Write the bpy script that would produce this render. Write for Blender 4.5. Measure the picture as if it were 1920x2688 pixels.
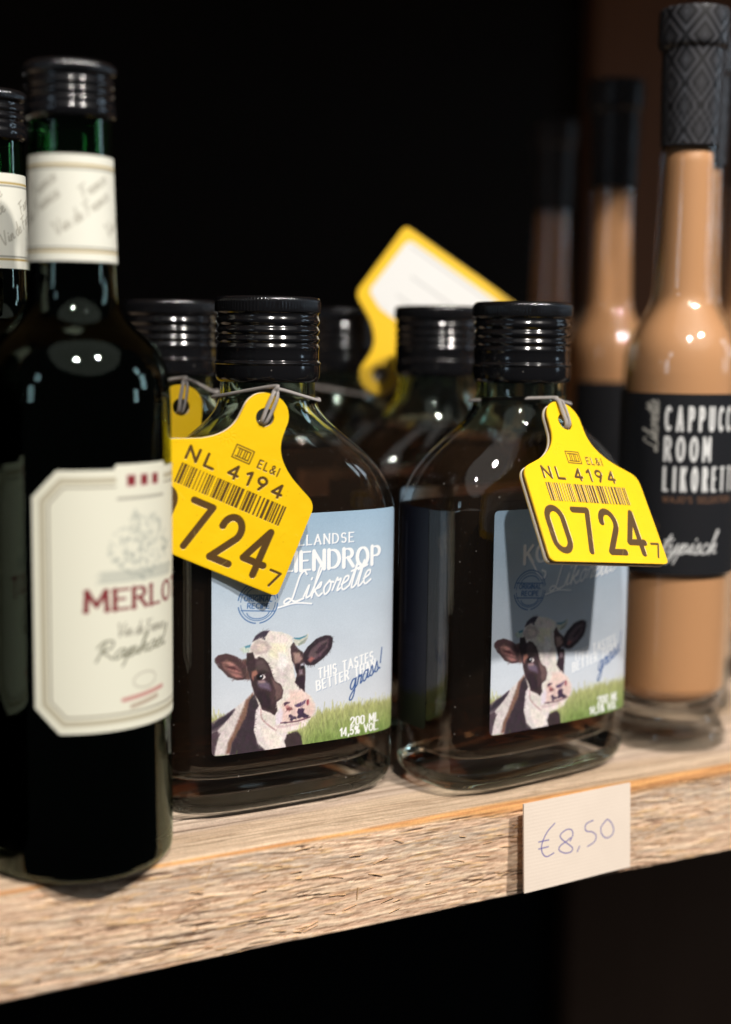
import bpy, bmesh, math, random
import numpy as np
from mathutils import Matrix, Vector

# ------------------------------------------------------------------ camera, light, exposure
scene = bpy.context.scene
for o in list(bpy.data.objects):
    bpy.data.objects.remove(o)
COL = scene.collection

cam_d = bpy.data.cameras.new('camera')
cam_d.sensor_fit = 'VERTICAL'; cam_d.sensor_height = 36.0; cam_d.lens = 50.0
cam_d.clip_start = 0.01; cam_d.clip_end = 50.0
cam = bpy.data.objects.new('camera', cam_d); COL.objects.link(cam)
PITCH, ROLL, YAW = [math.radians(a) for a in (6.9118, 0.7306, 28.4241)]
CAM = np.array([0.0, -0.3472, 0.1397])
fw = np.array([math.sin(YAW)*math.cos(PITCH), math.cos(YAW)*math.cos(PITCH), -math.sin(PITCH)])
r0 = np.array([math.cos(YAW), -math.sin(YAW), 0.0]); u0 = np.cross(r0, fw)
rt = r0*math.cos(ROLL) + u0*math.sin(ROLL); up = -r0*math.sin(ROLL) + u0*math.cos(ROLL)
cam.matrix_world = Matrix([[rt[i], up[i], -fw[i], CAM[i]] for i in range(3)] + [[0, 0, 0, 1]])
cam_d.dof.use_dof = True
cam_d.dof.focus_distance = 0.417
cam_d.dof.aperture_fstop = 4.4
cam_d.dof.aperture_blades = 0
scene.camera = cam

world = bpy.data.worlds.new('World'); scene.world = world; world.use_nodes = True
bg = world.node_tree.nodes['Background']
bg.inputs['Color'].default_value = (0.9, 0.95, 1.0, 1); bg.inputs['Strength'].default_value = 0.02

def area(name, loc, target, size, power, color, sizey=None):
    d = bpy.data.lights.new(name, 'AREA')
    d.shape = 'RECTANGLE' if sizey else 'DISK'
    d.size = size
    if sizey: d.size_y = sizey
    d.energy = power; d.color = color
    o = bpy.data.objects.new(name, d); COL.objects.link(o)
    o.location = loc
    o.rotation_euler = (Vector(target) - Vector(loc)).to_track_quat('-Z', 'Y').to_euler()
    return o
TGT = (0.22, 0.02, 0.07)
area('ceiling_spot', (0.57, -1.19, 1.42), TGT, 0.075, 33.0, (1.0, 0.94, 0.87))
area('ceiling_spot', (-0.17, -1.22, 1.40), TGT, 0.075, 21.0, (1.0, 0.95, 0.89))
for wx, wy, wz, ws, wp in ((2.1, -.75, .95, .20, 2.2), (2.2, -.55, .55, .24, 2.6), (2.0, -1.05, .30, .16, 1.4), (-1.5, -.9, .75, .16, 1.0), (-1.6, -.7, .35, .2, 1.2)):
    area('shop_window', (wx, wy, wz), (.2, 0, .1), ws, wp*.6, (.62, .82, 1.0), ws*1.5)

area('shop_ceiling', (.4, -2.4, 3.0), (.4, -1.6, .1), 5.5, 26.0, (1.0, .97, .93))

scene.view_settings.view_transform = 'Standard'
scene.view_settings.look = 'None'
scene.view_settings.exposure = 0.0
scene.view_settings.gamma = 1.0
scene.view_settings.use_curve_mapping = False
cy = scene.cycles
cy.use_denoising = True
try: cy.denoiser = 'OPENIMAGEDENOISE'
except Exception: pass
cy.max_bounces = 14; cy.transmission_bounces = 12; cy.glossy_bounces = 6; cy.diffuse_bounces = 4
cy.transparent_max_bounces = 32
cy.caustics_reflective = False; cy.caustics_refractive = False
cy.sample_clamp_indirect = 120.0; cy.blur_glossy = 0.3
cy.use_adaptive_sampling = True; cy.adaptive_threshold = 0.01

# ------------------------------------------------------------------ helpers
rng = np.random.RandomState(7)
def lin(c):
    c = np.asarray(c, float)
    return np.where(c <= 0.04045, c/12.92, ((c + 0.055)/1.055)**2.4)
def rgb(*c):
    return tuple(float(v) for v in lin(np.array(c)/255.0)) + (1.0,)

_tab = np.random.RandomState(11).rand(256, 256)
def vnoise(x, y, s=0):
    x = np.asarray(x, float) + s*17.31; y = np.asarray(y, float) + s*5.77
    xi = np.floor(x).astype(int); yi = np.floor(y).astype(int)
    fx = x - xi; fy = y - yi
    fx = fx*fx*(3 - 2*fx); fy = fy*fy*(3 - 2*fy)
    a = _tab[xi & 255, yi & 255]; b = _tab[(xi+1) & 255, yi & 255]
    c = _tab[xi & 255, (yi+1) & 255]; d = _tab[(xi+1) & 255, (yi+1) & 255]
    return (a*(1-fx) + b*fx)*(1-fy) + (c*(1-fx) + d*fx)*fy
def fbm(x, y, s=0, o=4):
    t = 0; a = 0.5; n = 0
    for k in range(o):
        t = t + a*vnoise(x*2**k, y*2**k, s + k*3); n += a; a *= 0.5
    return t/n
def sstep(a, b, x):
    t = np.clip((x - a)/(b - a), 0, 1); return t*t*(3 - 2*t)

def link(name, data, parent=None):
    o = bpy.data.objects.new(name, data); COL.objects.link(o)
    if parent is not None: o.parent = parent
    return o
def mesh_np(name, V, F, mat, col=None, smooth=True):
    V = np.asarray(V, np.float32); F = np.asarray(F, np.int32)
    me = bpy.data.meshes.new(name)
    k = F.shape[1]
    me.vertices.add(len(V)); me.vertices.foreach_set('co', V.ravel())
    me.loops.add(F.size); me.loops.foreach_set('vertex_index', F.ravel())
    me.polygons.add(len(F)); me.polygons.foreach_set('loop_start', np.arange(0, F.size, k, dtype=np.int32))
    me.polygons.foreach_set('use_smooth', np.full(len(F), smooth))
    if mat: me.materials.append(mat)
    me.update(calc_edges=True)
    if col is not None:
        ca = me.color_attributes.new('print', 'FLOAT_COLOR', 'POINT')
        c4 = np.ones((len(V), 4), np.float32); c4[:, :3] = lin(np.clip(col, 0, 1))
        ca.data.foreach_set('color', c4.ravel())
    return me
def mesh_any(name, V, F, mat, smooth=True):
    me = bpy.data.meshes.new(name); me.from_pydata([tuple(v) for v in V], [], [tuple(f) for f in F])
    if mat: me.materials.append(mat)
    me.polygons.foreach_set('use_smooth', [smooth]*len(me.polygons)); me.update()
    return me
def grid_faces(ny, nx, wrap=False):
    i = np.arange(ny - 1)[:, None]; j = np.arange(nx if wrap else nx - 1)[None, :]
    j2 = (j + 1) % nx
    return np.stack([i*nx + j, i*nx + j2, (i+1)*nx + j2, (i+1)*nx + j], -1).reshape(-1, 4)
def crom(P, n=8, closed=False):
    P = np.asarray(P, float)
    if len(P) < 3: return P
    Q = np.vstack([2*P[0] - P[1], P, 2*P[-1] - P[-2]])
    t = np.linspace(0, 1, n, endpoint=False)[:, None]; out = []
    for i in range(1, len(Q) - 2):
        a, b, c, d = Q[i-1], Q[i], Q[i+1], Q[i+2]
        out.append(0.5*((2*b) + (c - a)*t + (2*a - 5*b + 4*c - d)*t**2 + (-a + 3*b - 3*c + d)*t**3))
    out.append(P[-1:]); return np.vstack(out)
def tube(P, rx, ry=None, seg=8):
    P = np.asarray(P, float); n = len(P); ry = ry or rx
    T = np.gradient(P, axis=0); T /= np.linalg.norm(T, axis=1)[:, None] + 1e-12
    N = np.zeros_like(P); v = np.array([0.2, 0.3, 1.0])
    for i in range(n):
        w = v - T[i]*np.dot(v, T[i]); w /= np.linalg.norm(w) + 1e-12; N[i] = w; v = w
    Bn = np.cross(T, N); a = np.linspace(0, 2*np.pi, seg, endpoint=False)
    rr = np.ones(n)
    V = (P[:, None] + (np.cos(a)[None, :, None]*N[:, None]*rx + np.sin(a)[None, :, None]*Bn[:, None]*ry)*rr[:, None, None]).reshape(-1, 3)
    return V, grid_faces(n, seg, True)
def lathe(prof, seg=96, mod=None):
    """prof: list of (r, z); r==0 ends are closed by tiny rings. mod(theta, r, z) -> r"""
    prof = np.array(prof, float); prof[:, 0] = np.maximum(prof[:, 0], 1e-6)
    a = np.linspace(0, 2*np.pi, seg, endpoint=False)
    R = np.repeat(prof[:, :1], seg, 1); Z = np.repeat(prof[:, 1:2], seg, 1); A = np.repeat(a[None], len(prof), 0)
    if mod is not None: R = mod(A, R, Z)
    V = np.stack([R*np.cos(A), R*np.sin(A), Z], -1).reshape(-1, 3)
    return V, grid_faces(len(prof), seg, True)
def smooth_prof(P, n=5):
    return crom(np.array(P, float), n)

# ------------------------------------------------------------------ materials
def new_mat(name):
    m = bpy.data.materials.new(name); m.use_nodes = True
    nt = m.node_tree; nt.nodes.clear()
    out = nt.nodes.new('ShaderNodeOutputMaterial')
    return m, nt, out
def node(nt, t, ins=None, **kw):
    n = nt.nodes.new(t)
    for k, v in kw.items(): setattr(n, k, v)
    for k, v in (ins or {}).items():
        if hasattr(v, 'is_output') or isinstance(v, bpy.types.NodeSocket): nt.links.new(v, n.inputs[k])
        else: n.inputs[k].default_value = v
    return n
def math_n(nt, op, a, b=None, clamp=False):
    n = nt.nodes.new('ShaderNodeMath'); n.operation = op; n.use_clamp = clamp
    for i, v in enumerate((a, b)):
        if v is None: continue
        if isinstance(v, bpy.types.NodeSocket): nt.links.new(v, n.inputs[i])
        else: n.inputs[i].default_value = v
    return n.outputs[0]
def maprange(nt, v, a, b, c=0.0, d=1.0):
    n = nt.nodes.new('ShaderNodeMapRange'); n.interpolation_type = 'SMOOTHSTEP'
    nt.links.new(v, n.inputs[0])
    for i, x in enumerate((a, b, c, d)): n.inputs[i+1].default_value = x
    return n.outputs[0]
def principled(name, color, rough=0.5, spec=0.5, metal=0.0, coat=0.0, bump=None, **kw):
    m, nt, out = new_mat(name)
    p = node(nt, 'ShaderNodeBsdfPrincipled', {'Base Color': color, 'Roughness': rough, 'Specular IOR Level': spec, 'Metallic': metal, 'Coat Weight': coat})
    for k, v in kw.items(): p.inputs[k].default_value = v
    if bump:
        tc = node(nt, 'ShaderNodeTexCoord')
        nz = node(nt, 'ShaderNodeTexNoise', {'Vector': tc.outputs['Object'], 'Scale': bump[0], 'Detail': 4.0})
        b = node(nt, 'ShaderNodeBump', {'Strength': bump[1], 'Distance': bump[2], 'Height': nz.outputs[0]})
        nt.links.new(b.outputs[0], p.inputs['Normal'])
    nt.links.new(p.outputs[0], out.inputs[0])
    return m
def dust_mask(nt, scale, size, keep):
    """tiny specks: sparse Voronoi dots"""
    tc = node(nt, 'ShaderNodeTexCoord')
    vo = node(nt, 'ShaderNodeTexVoronoi', {'Vector': tc.outputs['Object'], 'Scale': scale, 'Randomness': 1.0})
    sep = node(nt, 'ShaderNodeSeparateColor', {'Color': vo.outputs['Color']})
    on = math_n(nt, 'LESS_THAN', sep.outputs[0], keep)
    sz = math_n(nt, 'MULTIPLY', sep.outputs[1], size)
    dot = math_n(nt, 'LESS_THAN', vo.outputs['Distance'], sz)
    return math_n(nt, 'MULTIPLY', on, dot)
def print_mat(name, rough=0.55, spec=0.3, coat=0.0, bump=None):
    """printed paper / plastic: colour from the painted print layer of the mesh"""
    m, nt, out = new_mat(name)
    at = node(nt, 'ShaderNodeAttribute', attribute_name='print')
    p = node(nt, 'ShaderNodeBsdfPrincipled', {'Base Color': at.outputs['Color'], 'Roughness': rough, 'Specular IOR Level': spec, 'Coat Weight': coat})
    if bump:
        tc = node(nt, 'ShaderNodeTexCoord')
        nz = node(nt, 'ShaderNodeTexNoise', {'Vector': tc.outputs['Object'], 'Scale': bump[0], 'Detail': 3.0})
        b = node(nt, 'ShaderNodeBump', {'Strength': bump[1], 'Distance': bump[2], 'Height': nz.outputs[0]})
        nt.links.new(b.outputs[0], p.inputs['Normal'])
    nt.links.new(p.outputs[0], out.inputs[0])
    return m
def schlick(nt, f0=0.04, normal=None):
    lw = node(nt, 'ShaderNodeLayerWeight', {'Blend': 0.5})
    if normal is not None: nt.links.new(normal, lw.inputs['Normal'])
    f5 = math_n(nt, 'POWER', lw.outputs['Facing'], 5.0)
    return math_n(nt, 'ADD', math_n(nt, 'MULTIPLY', f5, 1.0 - f0), f0)
def thin_glass(name, tint=(0.97, 0.98, 0.97, 1), rough=0.012, zlo=None, zhi=None, f0=0.045, dust=True, ripple=0.0, solid=(0.90, 0.975, 0.92, 1), film=0.0, part=1.0):
    """thin-walled bottle glass; below zlo / above zhi (metres, object space) solid refractive glass"""
    m, nt, out = new_mat(name)
    tc = node(nt, 'ShaderNodeTexCoord')
    nrm = None
    if ripple:
        nz = node(nt, 'ShaderNodeTexNoise', {'Vector': tc.outputs['Object'], 'Scale': 55.0, 'Detail': 2.0})
        bp = node(nt, 'ShaderNodeBump', {'Strength': ripple, 'Distance': 0.002, 'Height': nz.outputs[0]}); nrm = bp.outputs[0]
    tr = node(nt, 'ShaderNodeBsdfTransparent', {'Color': tint})
    gl = node(nt, 'ShaderNodeBsdfGlossy', {'Color': (1, 1, 1, 1), 'Roughness': rough})
    if nrm: nt.links.new(nrm, gl.inputs['Normal'])
    mx = node(nt, 'ShaderNodeMixShader', {0: schlick(nt, f0), 1: tr.outputs[0], 2: gl.outputs[0]})
    res = mx.outputs[0]
    if zlo is not None:
        sp = node(nt, 'ShaderNodeSeparateXYZ', {0: tc.outputs['Object']})
        lo = math_n(nt, 'MULTIPLY', maprange(nt, sp.outputs[2], zlo, zlo - 0.0010), maprange(nt, sp.outputs[2], 0.0018, 0.0026)); hi = maprange(nt, sp.outputs[2], zhi, zhi + 0.004)
        fac = math_n(nt, 'MULTIPLY', math_n(nt, 'ADD', lo, hi, True), part)
        gs = node(nt, 'ShaderNodeBsdfGlass', {'Color': solid, 'Roughness': 0.0, 'IOR': 1.5})
        if nrm: nt.links.new(nrm, gs.inputs['Normal'])
        res = node(nt, 'ShaderNodeMixShader', {0: fac, 1: res, 2: gs.outputs[0]}).outputs[0]
    if film:
        ff = node(nt, 'ShaderNodeBsdfDiffuse', {'Color': (.42, .38, .33, 1)})
        res = node(nt, 'ShaderNodeMixShader', {0: film, 1: res, 2: ff.outputs[0]}).outputs[0]
    if dust:
        d = math_n(nt, 'MAXIMUM', dust_mask(nt, 300.0, 0.08, 0.35), dust_mask(nt, 900.0, 0.11, 0.22))
        df = node(nt, 'ShaderNodeBsdfDiffuse', {'Color': (0.32, 0.30, 0.28, 1)})
        res = node(nt, 'ShaderNodeMixShader', {0: math_n(nt, 'MULTIPLY', d, 0.55), 1: res, 2: df.outputs[0]}).outputs[0]
    nt.links.new(res, out.inputs[0])
    return m
def absorb(name, color, density):
    m, nt, out = new_mat(name)
    tr = node(nt, 'ShaderNodeBsdfTransparent')
    df = node(nt, 'ShaderNodeBsdfDiffuse', {'Color': (.17, .075, .028, 1)})     # slightly cloudy
    mx = node(nt, 'ShaderNodeMixShader', {0: .04, 1: tr.outputs[0], 2: df.outputs[0]})
    nt.links.new(mx.outputs[0], out.inputs[0])
    va = node(nt, 'ShaderNodeVolumeAbsorption', {'Color': color, 'Density': density})
    nt.links.new(va.outputs[0], out.inputs[1])
    return m
def green_glass(name):
    m, nt, out = new_mat(name)
    gs = node(nt, 'ShaderNodeBsdfGlass', {'Color': (0.80, 0.96, 0.82, 1), 'Roughness': 0.0, 'IOR': 1.52})
    nt.links.new(gs.outputs[0], out.inputs[0])
    va = node(nt, 'ShaderNodeVolumeAbsorption', {'Color': (0.10, 0.62, 0.16, 1), 'Density': 360.0})
    nt.links.new(va.outputs[0], out.inputs[1])
    return m

# ------------------------------------------------------------------ lettering (own stroke alphabet)
def arc(cx, cy_, rx, ry, a0, a1, n=14):
    a = np.radians(np.linspace(a0, a1, n)); return [(cx + rx*math.cos(t), cy_ + ry*math.sin(t)) for t in a]
G = {
 ' ': (.35, []),
 'A': (.68, [[(0, 0), (.34, 1), (.68, 0)], [(.12, .32), (.56, .32)]]),
 'B': (.56, [[(0, 0), (0, 1), (.28, 1)] + arc(.28, .76, .24, .24, 90, -90) + [(0, .52)], [(.28, .52)] + arc(.28, .26, .28, .26, 90, -90) + [(0, 0)]]),
 'C': (.6, [arc(.34, .5, .34, .5, 48, 312)]),
 'D': (.62, [[(0, 0), (0, 1), (.22, 1)] + arc(.22, .5, .4, .5, 90, -90) + [(0, 0)]]),
 'E': (.48, [[(.48, 1), (0, 1), (0, 0), (.48, 0)], [(0, .52), (.4, .52)]]),
 'F': (.48, [[(.48, 1), (0, 1), (0, 0)], [(0, .52), (.4, .52)]]),
 'G': (.64, [arc(.34, .5, .34, .5, 48, 330) + [(.64, .45), (.4, .45)]]),
 'H': (.6, [[(0, 0), (0, 1)], [(.6, 0), (.6, 1)], [(0, .5), (.6, .5)]]),
 'I': (.0, [[(0, 0), (0, 1)]]),
 'J': (.36, [[(.36, 1), (.36, .22)] + arc(.18, .2, .18, .2, 0, -180)]),
 'K': (.58, [[(0, 0), (0, 1)], [(.56, 1), (.03, .42)], [(.2, .6), (.6, 0)]]),
 'L': (.46, [[(0, 1), (0, 0), (.46, 0)]]),
 'M': (.76, [[(0, 0), (0.04, 1), (.38, .25), (.72, 1), (.76, 0)]]),
 'N': (.6, [[(0, 0), (0, 1), (.6, 0), (.6, 1)]]),
 'O': (.68, [arc(.34, .5, .34, .5, 0, 360, 24)]),
 'P': (.52, [[(0, 0), (0, 1), (.26, 1)] + arc(.26, .74, .26, .26, 90, -90) + [(0, .48)]]),
 'R': (.56, [[(0, 0), (0, 1), (.26, 1)] + arc(.26, .75, .25, .25, 90, -90) + [(0, .5)], [(.25, .5), (.58, 0)]]),
 'S': (.5, [arc(.25, .75, .24, .25, 40, 250, 12) + arc(.25, .26, .25, .26, 80, -140, 14)]),
 'T': (.58, [[(0, 1), (.58, 1)], [(.29, 1), (.29, 0)]]),
 'U': (.58, [[(0, 1), (0, .28)] + arc(.29, .28, .29, .28, 180, 360) + [(.58, 1)]]),
 'V': (.64, [[(0, 1), (.32, 0), (.64, 1)]]),
 'W': (.9, [[(0, 1), (.22, 0), (.45, .9), (.68, 0), (.9, 1)]]),
 '0': (.52, [arc(.26, .74, .26, .26, 0, 180) + arc(.26, .26, .26, .26, 180, 360) + [(.52, .74)]]),
 '1': (.24, [[(0, .78), (.24, 1), (.24, 0)]]),
 '2': (.52, [arc(.26, .73, .26, .27, 180, -35, 14) + [(0.0, 0), (.54, 0)]]),
 '4': (.58, [[(.42, 0), (.42, 1), (0, .27), (.58, .27)]]),
 '5': (.5, [[(.48, 1), (.06, 1), (.03, .56)] + arc(.22, .32, .27, .32, 110, -140)]),
 '7': (.5, [[(0, 1), (.5, 1), (.2, 0)]]),
 '8': (.5, [arc(.25, .75, .2, .25, 0, 360, 18), arc(.25, .26, .25, .26, 0, 360, 18)]),
 '9': (.5, [arc(.25, .72, .25, .28, 0, 360, 20), [(.49, .66), (.2, 0)]]),
 '%': (.8, [arc(.16, .78, .16, .22, 0, 360, 14), arc(.62, .22, .16, .22, 0, 360, 14), [(.62, 1), (.16, 0)]]),
 '&': (.62, [[(.62, 0), (.14, .7)] + arc(.27, .82, .15, .18, 200, -30, 10) + [(.1, .4)] + arc(.24, .24, .23, .24, 150, 300, 10) + [(.6, .45)]]),
 ',': (.1, [[(.08, .06), (0, -.16)]]),
 '.': (.06, [[(0, .02), (.04, .02)]]),
 "'": (.1, [[(.06, 1), (.02, .8)]]),
 '!': (.1, [[(.05, 1), (.05, .3)], [(.05, .04), (.06, .05)]]),
}
SC = {  # cursive hand: x-height 0.45
 'L': (.62, [[(.62, .86), (.5, 1), (.36, .86), (.27, .5), (.16, .1), (-.06, .0), (-.12, .1), (.05, .16), (.3, .0), (.62, .04)]]),
 'R': (.7, [[(.12, 0), (.26, .9)], [(.02, .72), (.2, 1), (.52, .95), (.5, .62), (.22, .5), (.42, .3), (.7, .0)]]),
 'V': (.62, [[(0, .92), (.12, .95), (.2, .0), (.62, 1)]]),
 'F': (.62, [[(.12, .0), (.3, .95)], [(.08, .9), (.66, .96)], [(.16, .5), (.46, .52)]]),
 'a': (.46, [[(.38, .42), (.2, .45), (.04, .2), (.12, .0), (.28, .12), (.4, .44), (.34, .08), (.46, .06)]]),
 'c': (.38, [[(.34, .38), (.2, .45), (.04, .2), (.14, .0), (.38, .1)]]),
 'd': (.46, [[(.36, .42), (.2, .45), (.04, .2), (.12, .0), (.28, .12), (.5, 1), (.36, .08), (.46, .06)]]),
 'e': (.36, [[(.03, .2), (.26, .3), (.28, .44), (.14, .42), (.05, .16), (.14, .0), (.36, .1)]]),
 'g': (.46, [[(.38, .42), (.2, .45), (.04, .2), (.12, .02), (.28, .14), (.4, .44), (.26, -.2), (.1, -.45), (-.04, -.4), (.06, -.2), (.46, .08)]]),
 'h': (.46, [[(0, .08), (.3, .95), (.2, .98), (.08, .0)], [(.1, .1), (.3, .45), (.36, .36), (.3, .06), (.46, .06)]]),
 'i': (.26, [[(0, .1), (.16, .45), (.1, .06), (.26, .08)], [(.22, .64), (.24, .68)]]),
 'k': (.46, [[(0, .08), (.32, .95), (.22, .98), (.06, .0)], [(.1, .16), (.36, .45), (.34, .3), (.16, .24), (.32, .0), (.46, .06)]]),
 'l': (.28, [[(0, .08), (.26, .85), (.2, .98), (.06, .2), (.14, .0), (.28, .08)]]),
 'n': (.48, [[(0, .1), (.14, .44), (.06, .0)], [(.08, .12), (.3, .45), (.36, .34), (.3, .06), (.48, .06)]]),
 'o': (.4, [[(.24, .45), (.06, .24), (.12, .0), (.28, .12), (.3, .38), (.2, .42), (.4, .36)]]),
 'p': (.46, [[(0, .1), (.16, .45), (-.02, -.45)], [(.1, .1), (.3, .45), (.36, .24), (.22, .0), (.12, .08)], [(.3, .08), (.46, .08)]]),
 'r': (.32, [[(0, .08), (.14, .46), (.18, .38), (.3, .4), (.2, .04), (.32, .08)]]),
 's': (.34, [[(0, .08), (.2, .47), (.22, .3), (.26, .1), (.14, .0), (.06, .06)], [(.2, .02), (.34, .1)]]),
 't': (.28, [[(0, .1), (.24, .86), (.1, .08), (.18, .0), (.3, .1)], [(.02, .58), (.4, .66)]]),
 'y': (.46, [[(.02, .3), (.1, .44), (.1, .1), (.2, .02), (.4, .44), (.24, -.25), (.06, -.45), (.0, -.3), (.46, .1)]]),
 '!': (.2, [[(.24, .95), (.1, .28)], [(.05, .03), (.06, .05)]]),
 ' ': (.25, []),
}
SERIF_V = 'ABDEFHIKLMNPRTUV14'

class Canvas:
    def __init__(s, x0, x1, y0, y1, res, color):
        s.x0, s.x1, s.y0, s.y1 = x0, x1, y0, y1
        s.nx = int(round((x1 - x0)*res)) + 1; s.ny = int(round((y1 - y0)*res)) + 1
        s.X, s.Y = np.meshgrid(np.linspace(x0, x1, s.nx), np.linspace(y0, y1, s.ny))
        s.aa = 1.1*(x1 - x0)/(s.nx - 1)
        s.C = np.ones((s.ny, s.nx, 3))*np.array(color)/255.0
        s.H = np.zeros((s.ny, s.nx))
    def box(s, P, pad):
        P = np.asarray(P); dx = (s.x1 - s.x0)/(s.nx - 1); dy = (s.y1 - s.y0)/(s.ny - 1)
        i0 = int(max(0, (P[:, 0].min() - pad - s.x0)//dx)); i1 = int(min(s.nx, (P[:, 0].max() + pad - s.x0)//dx + 2))
        j0 = int(max(0, (P[:, 1].min() - pad - s.y0)//dy)); j1 = int(min(s.ny, (P[:, 1].max() + pad - s.y0)//dy + 2))
        return slice(j0, max(j0, j1)), slice(i0, max(i0, i1))
    def blend(s, sl, m, color, depth=0.0):
        c = np.array(color)/255.0
        s.C[sl] = s.C[sl]*(1 - m[..., None]) + c*m[..., None]
        if depth: s.H[sl] = np.minimum(s.H[sl], -depth*m)
    def strokes(s, lines, w, color, alpha=1.0, square=False, depth=0.0, soft=0.0):
        """lines: polylines; w: width (scalar or function of direction)"""
        allp = np.vstack([np.asarray(l, float) for l in lines])
        mw = w if np.isscalar(w) else max(w)
        big = s.box(allp, mw + s.aa + soft)
        M = np.zeros(s.X[big].shape)
        if M.size == 0: return
        for l in lines:
            l = np.asarray(l, float)
            for a, b in zip(l[:-1], l[1:]):
                d = b - a; L = math.hypot(*d)
                if np.isscalar(w): hw = w/2
                else:  # contrast: thin horizontals, thick verticals
                    k = abs(d[1])/(L + 1e-9); hw = (w[1] + (w[0] - w[1])*k)/2
                sl = s.box([a, b], mw + s.aa + soft)
                x = s.X[sl] - a[0]; y = s.Y[sl] - a[1]
                if x.size == 0: continue
                t = (x*d[0] + y*d[1])/(L*L + 1e-12); t = np.clip(t, 0, 1)
                dist = np.hypot(x - t*d[0], y - t*d[1])
                sub = (slice(sl[0].start - big[0].start, sl[0].stop - big[0].start), slice(sl[1].start - big[1].start, sl[1].stop - big[1].start))
                aa = s.aa + soft
                M[sub] = np.maximum(M[sub], np.clip((hw - dist)/aa + 0.5, 0, 1))
        s.blend(big, M*alpha, color, depth)
    def poly(s, P, color, soft=0.0, alpha=1.0, depth=0.0, wob=0.0):
        P = np.asarray(P, float); soft = max(soft, s.aa*0.5)
        sl = s.box(P, soft + 0.3); X = s.X[sl]; Y = s.Y[sl]
        if X.size == 0: return
        if wob:
            X = X + (fbm(X*1.1, Y*1.1, 5) - .5)*wob; Y = Y + (fbm(X*1.1, Y*1.1, 9) - .5)*wob
        ins = np.zeros(X.shape, bool); D = np.full(X.shape, 1e9)
        for a, b in zip(P, np.roll(P, -1, 0)):
            c = ((a[1] > Y) != (b[1] > Y)) & (X < (b[0] - a[0])*(Y - a[1])/((b[1] - a[1]) + 1e-12) + a[0])
            ins ^= c
            d = b - a; t = np.clip(((X - a[0])*d[0] + (Y - a[1])*d[1])/(d@d + 1e-12), 0, 1)
            D = np.minimum(D, np.hypot(X - a[0] - t*d[0], Y - a[1] - t*d[1]))
        sd = np.where(ins, D, -D)
        s.blend(sl, np.clip(sd/(2*soft) + 0.5, 0, 1)*alpha, color, depth)
    def layout(s, txt, x, y, h, wsc=1.0, gap=0.22, shear=0.0, ang=0.0, align=0, script=False, serif=0.0, fit=None):
        F = SC if script else G; pen = 0.0; L = []
        if fit: wsc = (fit/h - (0 if script else gap*(len(txt) - 1)))/sum(F[ch][0] for ch in txt)
        for ch in txt:
            w, ls = F[ch]
            for l in ls:
                q = np.array(l, float)
                if script: q = crom(q, 6)
                q = q.copy(); q[:, 0] = q[:, 0]*wsc + pen; L.append(q)
            if serif and ch in SERIF_V:
                for l in ls:
                    for e in (l[0], l[-1]) + tuple(l[1:-1] if len(l) < 6 else ()):
                        if (abs(e[1]) < .01 or abs(e[1] - 1) < .01):
                            L.append(np.array([(e[0]*wsc + pen - serif, e[1]), (e[0]*wsc + pen + serif, e[1])]))
            pen += w*wsc + (0.0 if script else gap)
        tot = pen - (0 if script else gap)
        ca, sa = math.cos(math.radians(ang)), math.sin(math.radians(ang)); R = []
        for q in L:
            px = (q[:, 0] - tot*align + shear*q[:, 1])*h; py = q[:, 1]*h
            R.append(np.stack([x + px*ca - py*sa, y + px*sa + py*ca], 1))
        return R
    def text(s, txt, x, y, h, w, color, alpha=1.0, depth=0.0, soft=0.0, **kw):
        L = s.layout(txt, x, y, h, **kw)
        if L: s.strokes(L, w, color, alpha, depth=depth, soft=soft)

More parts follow.
